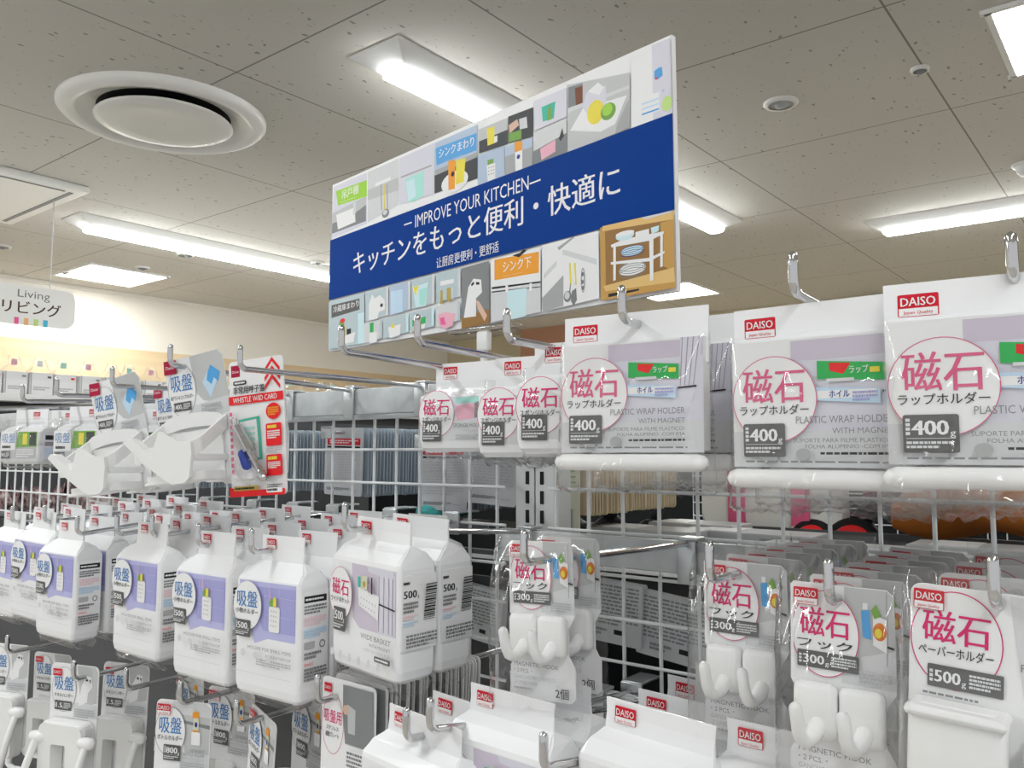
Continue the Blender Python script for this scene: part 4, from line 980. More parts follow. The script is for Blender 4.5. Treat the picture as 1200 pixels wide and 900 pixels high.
def tissue_pack():
    t = thing('tissue_holder_pack', (0, 0, 0), '', 'packaged holder'); t.scale = (1.06, 1.06, 1.06)
    w = .078
    b = MB(); b.prism([(x, z - .058) for x, z in rrect2(w, .150, .007)][::-1], -.0006, .0006, 'paper'); P = Print(b, (0, -.0006, 0))
    P.poly([(.004, .016), (.034, .016), (.038, .010), (.038, -.030), (.012, -.036)], 'grey_photo'); P.rect(.0, -.050, .038, -.032, 'grey_pale')
    P.poly([(.008, -.036), (.012, -.010), (.020, .004), (.028, .003), (.030, -.010), (.023, -.018), (.022, -.030)], 'paper'); P.poly([(.018, -.002), (.021, .001), (.023, -.003)], 'ink'); P.poly([(.024, .0), (.027, -.001), (.027, -.006)], 'ink')
    P.disc(-.016, -.016, .020, .029, 'paper'); P.ring(-.016, -.016, .020, .029, .0004, 'ink_soft'); P.text('吸盤', -.016, -.016, .014, 'blue_ink', w=.031, bold=.01, align='c'); P.text('タオルハンガー', -.016, -.026, .004, 'ink', w=.031, align='c', bold=.01)
    P.weight_box(-.030, -.043, .028, .012, '1.5', 'kg', True); P.rect(-.034, .001, -.019, .010, 'red'); P.text('DAISO', -.0265, .0035, .004, 'paper', w=.012, align='c'); P.dashes(.004, -.05, .036, -.038, 4, 'ink_pale', 3)
    b.build('backing_card', t)
    b = MB(); W, H, c0 = .072, .090, -.098
    o1 = [(x, z + c0) for x, z in rrect2(W, H, .010, 4)]; i1 = [(x - .002, z + c0 - .010) for x, z in rrect2(.024, .056, .003, 4)]
    n = len(o1)
    rings = [[(x, -.002, z) for x, z in o1], [(x, -.016, z) for x, z in o1], [(x * .96, -.022, (z - c0) * .97 + c0) for x, z in o1], [(x, -.022, z) for x, z in i1], [(x, -.002, z) for x, z in i1]]
    b.loft(rings, 'plastic', False, False); b.build('frame', t)
    b = MB(); b.tube([(-.038, -.020, -.072), (-.042, -.034, -.110), (-.040, -.040, -.148), (-.030, -.041, -.154), (.026, -.041, -.154), (.036, -.040, -.148), (.041, -.034, -.110), (.041, -.020, -.076)], .0048, 'plastic', 10, round_ends=True)
    for sx_ in (-.038, .041): b.tube([(sx_ - .006, -.019, -.074), (sx_ + .006, -.019, -.074)], .0075, 'plastic', 12, round_ends=True)
    b.build('roll_bar', t)
    return t

def bottle_card():
    t = thing('bottle_holder_pack', (0, 0, 0), '', 'packaged holder'); t.scale = (1.06, 1.06, 1.06)
    w = .070
    b = MB(); b.prism([(x + .002, z - .058) for x, z in rrect2(w, .136, .006)][::-1], -.0006, .0006, 'paper'); P = Print(b, (0, -.0006, 0))
    P.poly([(-.012, .009), (.030, .009), (.036, .004), (.036, -.046), (.006, -.046), (.0, -.02)], 'grey_photo'); P.poly([(-.012, .009), (.030, .009), (.036, .004), (.036, -.006), (-.012, -.004)], 'grey_pale'); P.poly([(.0, -.046), (.036, -.046), (.036, -.064), (0, -.064)], 'grey_pale'); P.poly([(-.004, -.010), (.036, -.014), (.036, -.018), (-.004, -.013)], 'grey_mid')
    for xx in (.006, .018, .030): P.line(xx, .009, xx, -.005, .0005, 'grey_pale')
    P.rrect(.014, -.008, .022, .000, .002, 'orange'); P.rect(.0155, -.026, .0225, -.007, 'cream_card'); P.disc(.019, -.014, .0018, .003, 'navy', 10); P.rect(.0155, -.026, .0225, -.020, 'orange'); P.rrect(.014, -.036, .025, -.022, .001, 'paper')
    P.title_ring(-.013, -.024, .0195, .027, '吸盤', 'ボトルホルダー', 'blue_ink', 'ink_soft', .0005, .34)
    P.weight_box(-.020, -.055, .022, .017, '800'); P.shop_tag(-.030, .006, .017)
    P.text('DETERGENT', .033, -.043, .0032, 'ink_soft', w=.018, align='r'); P.text('BOTTLE HOLDER', .033, -.0475, .0030, 'ink_soft', w=.026, align='r'); P.text('WITH SUCTION CUP', .033, -.0515, .0026, 'ink_pale', w=.027, align='r'); P.dashes(.004, -.062, .033, -.054, 3, 'ink_pale', 3)
    b.build('backing_card', t)
    b = MB(); ring0 = []
    for k in range(25):
        a = math.pi * 2 * k / 24; ring0.append((-.006 + .028 * math.cos(a), -.022 + .020 * math.sin(a)))
    band_strip(ring0, -.088, -.072, .0028, 'plastic', b); b.box((-.006, -.003, -.090), (.040, .003, .034), 'plastic', .001); band_strip(ring0, -.128, -.118, .0028, 'plastic', b); b.box((-.006, -.040, -.1), (.010, .003, .05), 'plastic', .001)
    b.build('bottle_ring', t)
    return t

def plate_card():
    t = thing('plate_card', (0, 0, 0), '', 'packaged plate')
    b = MB(); w = .078
    b.prism([(x + .022, z - .040) for x, z in rrect2(w, .112, .006)][::-1], -.0005, .0005, 'paper'); P = Print(b, (0, -.0005, 0))
    P.disc(.0, -.030, .016, .030, 'paper'); P.ring(.0, -.030, .016, .030, .0005, 'rose'); P.text('吸盤用', .0, -.028, .010, 'rose', w=.026, align='c', bold=.01); P.text('ステンレス', 0, -.036, .0036, 'ink', w=.018, align='c', bold=.01); P.text('補助プレート', 0, -.043, .004, 'ink', w=.020, align='c', bold=.01); P.rect(-.013, .001, -.002, .010, 'red'); P.text('DAISO', -.0075, .004, .003, 'paper', w=.009, align='c')
    P.poly([(.015, .012), (.058, .012), (.060, -.045), (.020, -.045), (.016, -.02)], 'grey_mid'); P.poly([(.022, -.006), (.034, -.010), (.034, -.034), (.024, -.034)], 'grey_photo'); P.disc(.020, -.012, .004, .005, 'skin_print', 12); P.rrect(.022, -.068, .052, -.050, .001, 'paper'); P.dashes(.023, -.067, .05, -.051, 4, 'ink_soft', 2)
    b.build('backing_card', t)
    return t

# ------------------------------------------------------------------ hang the packs
def front(px, py, Y, half):
    """where a pack's hook hole stands whose front face, half a depth nearer, is centred on this sight line"""
    a = at(px, py, Y - half); return Vector((a.x, Y, at(px, py, Y).z))
def series(kind, builder, x, z, ys, front_label, rest_label, group, yaw=0.0, roll=0.0, jit=2.5, seed=0, slope=0.0):
    """packs one behind the other on a hook: the first label is the front pack's, the others count from the front"""
    r = random.Random(seed + 91)
    for i, y in enumerate(ys):
        lb = front_label if i == 0 else rest_label.format(ORD[i])
        place(kind, builder, (x + (r.uniform(-.002, .002) if i else 0), y, z + slope * (y - ys[0])), lb, group,
              rz=math.radians(yaw if i == 0 else yaw * .5 + r.uniform(-jit, jit)), rx=math.radians(r.uniform(-1.2, 1.2)), ry=math.radians(roll if i == 0 else roll * .5 + r.uniform(-jit, jit) * .5))
def seq(y0, step, n): return [y0 + step * i for i in range(n)]

# wrap holders, top right
G1 = 'wrap holder packs on the top right hooks'
def wrap_at(lx, ly, rx_, ry_, Y): return (at(lx, ly, Y) + at(rx_, ry_, Y)) / 2
for key, (lx, ly, rx_, ry_, Y), yaw, fl, rl, n in (
        ('G', (667, 370, 826, 356, .575), 4, 'wrap holder pack left of the other two front ones, pale bar across its foot', 'wrap holder pack, {} from the front behind the left front one', 5),
        ('H', (870, 363, 1064, 336, .565), -3, 'wrap holder pack hanging in the middle of the three front ones', 'wrap holder pack, {} from the front behind the middle front one', 5),
        ('I', (1063, 329, 1290, 306, .555), 5, 'wrap holder pack cut off by the right edge of the picture', 'wrap holder pack, {} from the front behind the cut off right one', 5)):
    p = wrap_at(lx, ly, rx_, ry_, Y)
    series('wrap', wrap_pack, p.x, p.z - .014, seq(Y, .052, n), fl, rl, G1, yaw=yaw, jit=2.0, seed=ord(key))
# sponge holders
G2 = 'sponge holder packs in clear bags'
for key, px, py, Y, yaw, fl, rl, n in (('D', 535, 436, .70, 4, 'sponge holder pack leftmost in its row, teal and pink sponge printed', 'sponge holder pack, {} from the front behind the leftmost one', 3),
                                    ('E', 612, 430, .66, 5, 'sponge holder pack in the middle of its row, under the board', 'sponge holder pack, {} from the front behind the middle one', 3),
                                    ('F', 664, 414, .62, 5, 'sponge holder pack half covered by the left wrap holder', 'sponge holder pack, {} from the front beside the left wrap holder', 2)):
    p = front(px, py, Y, .021); series('sponge', sponge_pack, p.x, p.z, seq(Y, .05, n), fl, rl, G2, yaw=yaw, jit=2, seed=ord(key))
# curved cup holders, whistle card
G3 = 'curved white holders on grey cards'
p = HX['uB']; series('cup', cup_pack, at(134, 452, .57).x, p.z, [.57, .66], 'curved white holder on grey card, left of its twin, tilted', 'curved white holder card, {} from the front on the left of the two hooks', G3, yaw=18, roll=-8, seed=3)
p = HX['uA']; series('cup', cup_pack, at(226, 434, .575).x, p.z, [.575, .67], 'curved white holder on grey card, directly left of the whistle card', 'curved white holder card, {} from the front behind the one beside the whistle', G3, yaw=20, roll=-7, seed=5)
w_ = whistle_card(); w_.scale = (1.2, 1.2, 1.04); w_.location = at(300, 438, .60); w_.rotation_euler = (0, math.radians(-4), math.radians(12))
# clear sponge tubs, far left
G4 = 'clear suction sponge packs at the far left'
p = at(38, 487, .64); series('tub', tub_pack, p.x, p.z, seq(.64, .055, 3), 'clear suction sponge pack at the left edge, black bar on its side label', 'clear suction sponge pack, {} from the front at the left edge', G4, yaw=14, seed=6)
p = at(103, 484, .64); series('tub', tub_pack, p.x, p.z, seq(.64, .055, 3), 'clear suction sponge pack partly hidden by the left curved holder', 'clear suction sponge pack, {} from the front beside the left curved holder', G4, yaw=14, seed=8)
# suction small item holders, middle left row
G5 = 'suction holder packs with violet fronts'
rowdef = [('mG', 313, 645, .575, 2, -.5, 'violet fronted suction holder pack nearest the wide basket pack'), ('mF', 236, 638, .575, 2, 0, 'violet fronted suction holder pack second left of the wide basket pack'),
          ('mE', 161, 627, .580, 2, .5, 'violet fronted suction holder pack third left of the wide basket pack'), ('mC', 67, 622, .585, 4, .5, 'violet fronted suction holder pack fourth left of the wide basket pack'),
          ('mB', 36, 612, .60, 4, 2, 'violet fronted suction holder pack fifth left of the wide basket pack'), ('mA', 2, 608, .60, 4, 2, 'violet fronted suction holder pack sixth left of the wide basket pack')]
ROWX = {}
ordn = ['nearest', 'second', 'third', 'fourth', 'fifth', 'sixth']
for i, (k, px, py, Y, yaw, roll, fl) in enumerate(rowdef):
    p = front(px, py, Y, .021); ROWX[k] = p.x
    nm = 'nearest the wide basket' if i == 0 else ordn[i] + ' left of the wide basket'
    series('suction', suction_pack, p.x, mid_z(k, Y), seq(Y, .046, 6), fl, 'suction holder pack, {} from the front in the file ' + nm, G5, yaw=yaw, roll=roll, jit=2.5, seed=40 + i, slope=(mid_z(k, .8) - mid_z(k, .6)) / .2)
p = HX['mD']; series('suction', suction_pack, (ROWX['mC'] + ROWX['mE']) / 2 + .004, mid_z('mD', .665), seq(.665, .046, 4), 'suction holder pack set back between two files, bare hook before it', 'suction holder pack, {} in the set back file behind the bare hook', G5, jit=3, seed=51)
# wide baskets, middle
G6 = 'wide basket packs'
p = front(429, 621, .58, .023); series('basket', basket_pack, p.x, p.z, seq(.58, .052, 2), 'wide basket pack with pink ring in the middle of the picture', 'wide basket pack, {} from the front behind the middle one', G6, yaw=-7, roll=1.5, seed=61)
# lower wide baskets
for px, py, Y, yaw, roll, n, fl, rl in ((497, 856, .525, -3, 3, 2, 'white basket pack at the bottom edge in front of the grey card stack', 'white basket pack, {} from the front behind the bottom edge one'),
                                    (599, 829, .555, -1, 1, 2, 'white basket pack with printed photo, under the hook card beside the post', 'white basket pack, {} from the front under the hook card beside the post'),
                                    (772, 852, .560, 0, 3, 1, 'white basket pack on the bottom hook pointing at the middle hook card', ''),
                                    (806, 838, .625, 1, 2, 3, 'white basket pack directly behind the one on the bottom hook', 'white basket pack, {} along the bottom hook below the middle hook card'),
                                    (926, 878, .575, 1, 1, 3, 'white basket pack low between the two nearest hook cards', 'white basket pack, {} from the front low between the hook cards')):
    p = front(px, py, Y, .0); series('basket', basket_pack, p.x, p.z, seq(Y, .054, n), fl, rl, G6, yaw=yaw, roll=roll, seed=int(px))
for px, py, ty, lb in ((476, 868, .505, 'chrome hook at the bottom edge through the front basket pack'), (504, 858, .50, 'long chrome hook between the two bottom basket packs'), (637, 903, .50, 'long chrome hook rising from the bottom edge to the bottom basket packs'), (372, 823, .55, 'chrome hook tip in front of the grey card stack')):
    p = at(px, py, ty); xb = p.x; hook(lb, p.x, p.z, CAM_Z - .281 if px > 400 else CAM_Z - .250, tip_y=ty, xb=xb, kind='bar' if px > 480 else 'grid', base_y=.845 if px > 480 else .85)
hook('chrome hook low between the two nearest hook cards', at(926, 878, .545).x, CAM_Z - .23, CAM_Z - .281, tip_y=.545)
hook('empty chrome hook above the right of the bottom packs', at(700, 800, .845).x, CAM_Z - .262, CAM_Z - .281, tip_y=.76, up=.012)
# hook cards
G7 = 'magnet hook packs in clear bags'
p = at(634, 648, .585); series('hookcard', hook_card, p.x, p.z, [.585, .626], 'two hook pack hanging alone beside the slotted post', 'two hook pack directly behind the one beside the slotted post', G7, yaw=5, roll=-1.5, seed=71, jit=3)
p = at(873, 675, .600); series('hookcard', hook_card, p.x, p.z, seq(.60, .041, 6), 'two hook pack whose logo the chrome hook crosses, left of the nearest one', 'two hook pack, {} from the front behind the left of the paired ones', G7, yaw=2, roll=.5, seed=72, jit=2.5)
p = at(986, 705, .552); series('hookcard', hook_card, p.x, p.z, seq(.552, .041, 7), 'nearest two hook pack, its prongs large at the bottom edge', 'two hook pack, {} from the front behind the nearest one', G7, yaw=2, roll=1, seed=73, jit=2.5)
p = at(1154, 714, .535); series('paperholder', paper_holder, p.x, p.z, [.535, .60, .665, .73], 'paper holder pack in the lower right corner, large white arms', 'paper holder pack, {} from the front in the lower right corner', 'paper holder packs', yaw=1, roll=3, seed=74)
# tissue holders, bottom left
G8 = 'towel holder packs with white frames'
for px, py, Y, yaw, fl, rl, n in ((88, 794, .56, 6, 'white towel holder frame on card, second from the left edge', 'white towel holder card, {} from the front behind the second from the left', 1),
                               (10, 768, .57, 8, 'white towel holder frame cut off by the left edge', 'white towel holder card, {} from the front at the left edge', 1),
                               (62, 778, .66, 4, 'white towel holder frame set back between two nearer ones', 'white towel holder card, {} from the front between the two nearer ones', 1),
                               (148, 792, .64, 6, 'white towel holder frame in shade beside the bottle cards', 'white towel holder card, {} from the front in shade by the bottle cards', 1)):
    p = at(px, py, Y); series('tissue', tissue_pack, p.x, p.z, seq(Y, .07, n), fl, rl, G8, yaw=yaw + 15, roll=1, seed=int(px))
for px, py, ty, lb in ((86, 797, .55, 'chrome hook tip at the nearer towel holder card'), (147, 808, .55, 'chrome hook running right from beside the nearer towel holder'), (8, 765, .55, 'dark chrome hook at the left edge, low')):
    p = at(px, py, ty); hook(lb, p.x, p.z, CAM_Z - .297, tip_y=ty, kind='grid', base_y=.85)
# bottle holders
G9 = 'bottle holder packs with orange bottle photo'
p = at(214, 832, .56); series('bottle', bottle_card, p.x, p.z, [.56, .625], 'bottle holder card facing front, left of the other', 'bottle holder card, {} from the front behind the left one', G9, yaw=25, roll=1, seed=81)
p = at(308, 846, .585); series('bottle', bottle_card, p.x, p.z, [.585, .65], 'bottle holder card turned sideways, right of the other', 'bottle holder card, {} from the front behind the sideways one', G9, yaw=-14, roll=6, seed=82)
p = at(222, 800, .72); series('bottle', bottle_card, p.x, p.z, [.72], 'bottle holder card dim and half hidden under the suction packs', '', G9, seed=83)
for px, py, lb in ((211, 825, 'chrome hook tip over the left bottle holder card'), (277, 850, 'chrome hook stretching in front of the right bottle holder card')):
    p = at(px, py, .55); hook(lb, p.x, p.z, CAM_Z - .297, kind='grid', base_y=.85)
# grey card stack
p = at(392, 812, .575); r = random.Random(3)
for i in range(25):
    lb = 'first plate card of the grey stack, pink lettering facing out' if i == 0 else 'grey plate card in the tight stack behind the pink lettered one'
    y = .575 + i * .0062 + r.uniform(-.0012, .0012) + (.010 if i > 0 else 0)
    place('plate', plate_card, (p.x + r.uniform(-.002, .002), y, p.z + r.uniform(-.0015, .0015)), lb, 'plate cards of the tight grey stack',
          rz=math.radians(2 + r.uniform(-2, 2) * (1 if i else 0)), rx=math.radians(r.uniform(-1, 1)), ry=math.radians(2 + r.uniform(-1, 1)))

# ------------------------------------------------------------------ other side of the gondola, seen through the wires
def back_card(kind):
    def make():
        t = thing('hanging_card', (0, 0, 0), '', 'packaged goods')
        w, h = (.096, .113) if kind != 'cream' else (.075, .14)
        b = MB(); m = {'grey': 'card_back', 'cream': 'cream_card', 'pleat': 'pleat', 'tan': 'tan'}[kind]
        b.prism([(x, z - h / 2 + .012) for x, z in rrect2(w, h, .005)][::-1], -.001, .001, m)
        if kind in ('grey', 'cream'):
            P = Print(b, (0, -.001, .012)); x0 = -w / 2
            if kind == 'grey': P.rect(x0 + .006, -.029, -x0 - .006, -.018, 'red'); P.dashes(x0 + .012, -.027, -x0 - .012, -.020, 2, 'pink_pale', 3); P.rect(x0 + .006, -.034, -x0 - .006, -.031, 'ink'); P.dashes(x0 + .006, -.090, -x0 - .006, -.038, 12, 'ink_pale', 4)
            else: P.rect(x0 + .006, -.100, x0 + .04, -.086, 'grey_mid'); P.dashes(x0 + .006, -.080, -x0 - .006, -.02, 8, 'leaf', 4, .3); P.ring(-x0 - .02, -.07, .005, .005, .001, 'leaf', 14)
            P.dashes(x0 + .008, -h + .008, -x0 - .03, -.100, 3, 'ink_soft', 5); P.rect(-x0 - .028, -h + .010, -x0 - .010, -.104, 'grey')
        b.build('printed_back', t)
        return t
    return make
def rear_stack(px, py, Y, n, pitch, front, body, lab_front, lab_rest, group, seed, roll=0):
    p = at(px, py, Y); r = random.Random(seed)
    hk = thing('rear_hook', (p.x, GY + .012, p.z + .004), 'far side hook carrying the ' + lab_front.replace(' behind the wires', ''), 'hook', 'hooks on the far side of the grid')
    b = MB(); b.tube([(0, 0, 0), (0, pitch * n + .09, 0), (0, pitch * n + .10, .004), (0, pitch * n + .102, .014)], .0028, 'chrome', 8, round_ends=True); b.build('wire', hk)
    b = MB(); b.box((0, -.0055, 0), (.026, .004, .02), 'steel', .001); b.build('clip', hk)
    for i in range(n):
        k = front if i == 0 else body
        place('rear_' + k, back_card(k), (p.x + r.uniform(-.001, .001), Y + pitch * i + (.004 if i else 0), p.z + r.uniform(-.001, .001)), lab_front if i == 0 else lab_rest, group, ry=math.radians(roll + r.uniform(-.6, .6)), rz=math.radians(r.uniform(-1, 1)))
rear_stack(404, 510, .925, 34, .0072, 'grey', 'pleat', 'grey printed card back with a red strip behind the wires', 'blue grey card in the tight file behind the red striped card back', 'blue grey cards behind the red striped back', 1, 1)
rear_stack(306, 512, .930, 30, .0072, 'grey', 'pleat', 'printed card back behind the wires beside the whistle card', 'blue grey card in the file behind wires next to the whistle card', 'blue grey cards beside the whistle card', 2)
rear_stack(520, 520, .935, 22, .0072, 'grey', 'pleat', 'grey printed card back behind the wires under the left sponge pack', 'blue grey card in the file behind the wires under the left sponge pack', 'blue grey cards under the left sponge pack', 3)
rear_stack(578, 508, .925, 10, .0072, 'grey', 'pleat', 'tilted grey printed card back just left of the slotted post', 'blue grey card behind the tilted card back left of the post', 'blue grey cards left of the post', 4, 3)
rear_stack(652, 516, .93, 34, .0075, 'cream', 'tan', 'cream printed card back just right of the slotted post', 'tan card in the tight file behind the wires right of the post', 'tan cards right of the post', 5)
rear_stack(212, 515, .94, 14, .0072, 'grey', 'pleat', 'printed card back behind the wires under the right curved holder', 'blue grey card in the file behind the right curved holder', 'blue grey cards behind the curved holders', 6)
# lower back cards
G10 = 'grey printed card backs below the crossbar'
for i, (px, py, Y, lb) in enumerate(((714, 684, .93, 'grey printed card back below the crossbar, left of its twin'), (792, 704, .935, 'grey printed card back below the crossbar, right of its twin'), (560, 690, .95, 'dim card back through the wires beside the middle wide basket'), (700, 830, .95, 'dim card back low behind the bottom basket packs'))):
    p = at(px, py, Y)
    def low_card():
        t = thing('hanging_card', (0, 0, 0), '', 'packaged goods')
        b = MB(); b.prism([(x, z - .035) for x, z in rrect2(.098, .078, .003)][::-1], -.001, .012, 'card_back'); P = Print(b, (0, -.001, 0)); P.dashes(-.044, -.052, .044, .0, 11, 'grey_mid', 8, .5); P.rect(.010, -.062, .022, -.056, 'ink'); P.dashes(-.03, -.066, .0, -.056, 2, 'grey_mid', 4)
        b.build('printed_back', t); return t
    place('low_card', low_card, p, lb, G10, ry=math.radians(3 if i == 0 else 6), rz=0)
# shelf trays behind
t = thing('back_shelf', (-.93, 1.21, CAM_Z - .085), 'dark grey shelf behind the wire grid', 'shelf')
b = MB(); b.box((-.1, .0, -.13), (1.2, .2, .018), 'shelf_grey', .003); b.build('board', t)
b = MB(); b.box((-.1, -.11, -.115), (1.2, .006, .04), 'panel_grey', .001); b.build('lip', t)
# turquoise discs
G11 = 'turquoise discs lying behind the wires'
for i, (px, py) in enumerate(((508, 599), (526, 598), (538, 596))):
    p = at(px, py, .95 + .03 * i)
    def disc_():
        t = thing('turquoise_sponge', (0, 0, 0), '', 'sponge'); b = MB(); b.lathe([(.001, -.009), (.024, -.009), (.028, -.003), (.026, .005), (.016, .010), (.001, .011)], 'turquoise', 24); b.build('pad', t)
        b = MB(); b.lathe([(.001, -.014), (.022, -.014), (.025, -.009)], 'white_felt', 24); b.build('felt_layer', t); return t
    place('tsponge', disc_, p, ('leftmost turquoise round sponge', 'middle turquoise round sponge', 'rightmost turquoise round sponge')[i] + ' behind the wires left of the post', G11)
t = thing('sponge_tray', (at(530, 612, .99).x, .99, at(526, 600, .98).z - .020), 'dark grey tray under the turquoise sponges', 'tray')
b = MB(); b.box((0, 0, 0), (.26, .13, .008), 'grey_deep', .002); b.build('tray_base', t)
b = MB(); b.box((0, -.066, .004), (.26, .004, .016), 'shelf_grey', .001); b.build('tray_lip', t)

# dark gondola beyond and what hangs on it
t = thing('far_shelf_unit', (-.25, 2.75, 0), 'dark shelf unit in the next aisle seen through the wires', 'shelf unit')
b = MB(); b.box((0, .25, (CAM_Z + .02) / 2), (6.1, .06, CAM_Z + .02), 'dark'); b.build('back_panel', t)
b = MB(); b.box((0, -.03, .06), (6.1, .5, .12), 'shelf_grey', .004); b.build('base', t)
b = MB()
for z in [CAM_Z - .04 - .05 * k for k in range(12)]: b.tube([(-1.2, .20, z), (1.95, .20, z)], .0022, 'wire', 5)
for k in range(60): b.tube([(-1.2 + k * .052, .203, CAM_Z - .62), (-1.2 + k * .052, .203, CAM_Z - .04)], .002, 'wire', 5)
b.build('wire_grid', t)
G12 = 'white slippers hanging beyond the grid'
for i, (px, py, lb) in enumerate(((868, 566, 'white felt slipper pair with pink tag, left one beyond the wires'), (942, 567, 'white felt slipper pair with pink tag, right one beyond the wires'))):
    def slipper():
        t = thing('felt_slippers', (0, 0, 0), '', 'slippers')
        for sx_ in (-.035, .035):
            b = MB(); b.loft([[(sx_ + x * k, y, z * k - .02) for x, z in rrect2(.060, .12, .030, 6)] for y, k in ((-.014, .86), (-.008, 1), (.008, 1), (.014, .9))], 'white_felt', True, True); b.build('sole', t)
        b = MB(); b.box((0, -.018, -.02), (.028, .003, .10), 'rose_pale'); b.box((0, -.0178, -.072), (.032, .0036, .016), 'pink_pale'); b.build('tag', t)
        return t
    place('slipper', slipper, at(px, py, 1.30), lb, G12)
for i, (px, py, rr, lb) in enumerate(((953, 636, .034, 'black disc with red centre behind the wires, left of its twin'), (1000, 640, .040, 'black disc with red centre behind the wires, right of its twin'))):
    p = at(px, py, 1.28); t = thing('red_black_disc', p, lb, 'disc', 'red centred black discs', rx=math.radians(-20))
    b = MB(); T = Matrix.Rotation(math.radians(90), 4, 'X'); b.lathe([(.001, -.01), (rr, -.01), (rr * 1.05, 0), (rr, .01), (rr * .72, .012)], 'black_rubber', 32, T); b.build('tyre', t)
    b = MB(); b.lathe([(rr * .72, .0115), (rr * .3, .014), (.001, .014)], 'bright_red', 32, T); b.build('red_face', t)
for i, (px, py, sc_, lb) in enumerate(((740, 602, .05, 'black rounded tool handle beyond the wires, below the tan cards'), (690, 600, .05, 'black rounded tool handle beyond the wires right of the post'), (1072, 622, .07, 'black knitted bundle beyond the wires left of the orange cloth'), (900, 612, .06, 'black coil beyond the wires below the middle wrap holder'))):
    p = at(px, py, 1.32); b = MB(); r = random.Random(i)
    b.tube([(sc_ * math.cos(a) * (1 + .1 * math.sin(3 * a)), .01 * math.sin(2 * a), sc_ * .6 * math.sin(a)) for a in [k * math.pi / 10 for k in range(19)]], sc_ * .22, 'black_rubber', 10, round_ends=True)
    tag(b.build('black_coil', None, p), lb, 'household goods')
def cloth(px, py, Y, w, h, m, name, lb, cat, seed):
    p = at(px, py, Y); b = MB(); r = random.Random(seed); n, k = 20, 12; rings = []
    for j in range(k + 1):
        v = j / k; ring = []
        for i in range(n):
            a = 2 * math.pi * i / n; q = (math.sin(math.pi * (v * .92 + .04))) ** .45
            ring.append((w * (v - .5), .05 * q * math.sin(a) * (1 + .2 * math.sin(5 * v + a)), h / 2 * q * math.cos(a) * (1 + .18 * math.sin(9 * v + 2 * a)) + .02 * math.sin(3 * v)))
        rings.append(ring)
    b.loft(rings, m, True, True); tag(b.build(name, None, p), lb, cat)
cloth(1170, 608, 1.18, .24, .085, 'orange_cloth', 'orange_cloth', 'folded rust orange cloth behind the wires at the right edge', 'cloth', 2)
cloth(1044, 572, 1.25, .07, .06, 'magenta_cloth', 'magenta_pouch', 'small magenta pouch behind the wires below the middle wrap holder', 'pouch', 3)
cloth(1092, 590, 1.28, .05, .03, 'magenta_cloth', 'magenta_ribbon', 'dark pink ribbon roll behind the wires beside the right wrap holder', 'ribbon', 4)
# flat grey boxes lying behind the upper part of the right grid
for i, (px, py, w, lb) in enumerate(((760, 618, .16, 'grey flat box on the far side of the wires below the tan cards'), (880, 622, .18, 'grey flat box with a barcode on the far side of the wires'), (820, 612, .13, 'smaller grey flat box on the far side of the wires'), (1010, 640, .22, 'long grey flat box on the far side below the red discs'), (1160, 640, .16, 'grey flat box on the far side below the orange cloth'))):
    Y = 1.02 + .05 * (i % 3); p = at(px, py, Y); t = thing('flat_box', (p.x, Y, p.z - .012), lb, 'box', 'grey flat boxes beyond the grid')
    b = MB(); b.box((0, 0, 0), (w, .07, .024), 'grey', .002); P = Print(b, (0, -.035, 0), step=.0003); P.rect(w * .15, -.008, w * .4, .006, 'grey_mid'); b.build('carton', t)
    b = MB(); b.box((-w * .2, 0, .0122), (w * .3, .06, .0012), 'grey_pale'); b.build('flap', t)
t = thing('far_hanging_rack', (-.40, 1.42, CAM_Z - .38), 'grey tray carrying the flat boxes beyond the grid', 'tray')
b = MB(); b.box((.2, -.3, .24), (1.0, .3, .01), 'shelf_grey', .002); b.build('tray_base', t)
b = MB(); b.box((.2, -.15, .25), (1.0, .006, .03), 'panel_grey', .001); b.build('tray_back', t)

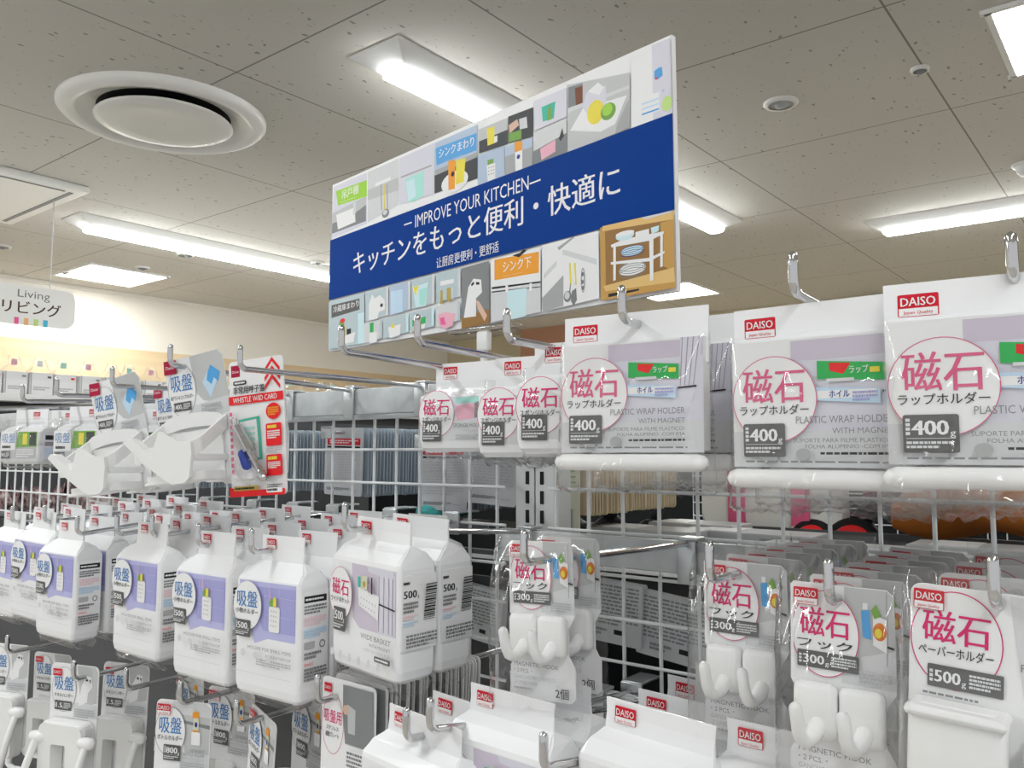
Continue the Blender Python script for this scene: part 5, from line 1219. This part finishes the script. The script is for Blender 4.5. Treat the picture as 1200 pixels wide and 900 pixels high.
# foil goods and far clutter at the left, through the wires
G13 = 'small dark foil packets behind the left grid'
r = random.Random(12)
for i in range(16):
    px = 4 + i * 8.2 + r.uniform(-2, 2); p = at(px, 588 + r.uniform(-8, 4), 1.06 + .05 * (i % 3))
    def packet():
        b = MB(); q = pillow(.06, .03, -.03, -.014, .012, 5, .006, 8, 8, 'red_foil'); o = q.build('foil_packet'); return tag(o, '', 'packet')
    place('packet', packet, p, 'small dark foil packet in the heap behind the left grid', G13, rz=r.uniform(-.8, .8), ry=r.uniform(-1, 1))
t = thing('packet_shelf', (-2.3, 1.17, -.055), 'grey shelf under the foil packets behind the left grid', 'shelf')
b = MB(); b.box((0, 0, CAM_Z - .125), (1.3, .34, .012), 'shelf_grey', .002); b.build('board', t)
for sx_ in (-.6, .6):
    b = MB(); b.box((sx_, .0, CAM_Z - .155), (.02, .28, .05), 'shelf_grey', .002); b.build('bracket', t)
G14 = 'white packs on the shelf top in the next aisle'
t = thing('next_aisle_shelf', (-3.9, 2.5, 0), 'white shelf unit in the next aisle behind the left packs', 'shelf unit')
b = MB(); b.box((0, .0, .45 + .0), (1.0, 3.8, .9), 'shelf_grey', .004); b.build('base', t)
b = MB(); b.box((0, 0, CAM_Z - .30), (.9, 3.8, 1.0), 'grey_deep', .004); b.build('back_panel', t)
b = MB(); b.box((0, 0, CAM_Z + .205), (1.02, 3.8, .03), 'housing', .004); b.build('top_board', t)
r = random.Random(33)
for i in range(30):
    def wpack(m1='teal', m2='bright_red'):
        t = thing('white_carton', (0, 0, 0), '', 'packaged goods'); b = MB(); b.box((0, 0, .045), (.085, .05, .09), 'paper', .004); P = Print(b, (0, -.025, 0), step=.0006); P.dashes(-.03, .02, .03, .036, 2, 'ink_pale', 3); P.rect(.020, .070, .034, .078, m2); P.rect(-.041, .0, -.038, .09, 'grey'); b.build('carton', t)
        b = MB(); rr = random.Random(6); rg = [[(x + rr.uniform(-j, j), y + rr.uniform(-j, j), z + rr.uniform(-j, j)) for x, y in rrect2(w_, d_, .004, 4)] for w_, d_, z, j in ((.088, .052, .06, 0), (.088, .052, .092, .001), (.060, .02, .118, .005), (.045, .004, .135, .005), (.035, .003, .15, .006))]
        b.loft(rg, 'film', False, False); b.box((0, 0, .128), (.022, .0015, .024), m1); b.build('bag_top', t); return t
    kd = i % 3
    place('wpack%d' % kd, [wpack, lambda: wpack('pink', 'ink_soft'), lambda: wpack('paper', 'grey_box')][kd], (-3.50 + r.uniform(-.02, .02), .95 + i * .093 + r.uniform(-.003, .003), CAM_Z + .2205), 'white carton in the row on the next aisle shelf top, left of the curved holders', G14, rz=math.radians(90 + r.uniform(-3, 3)))
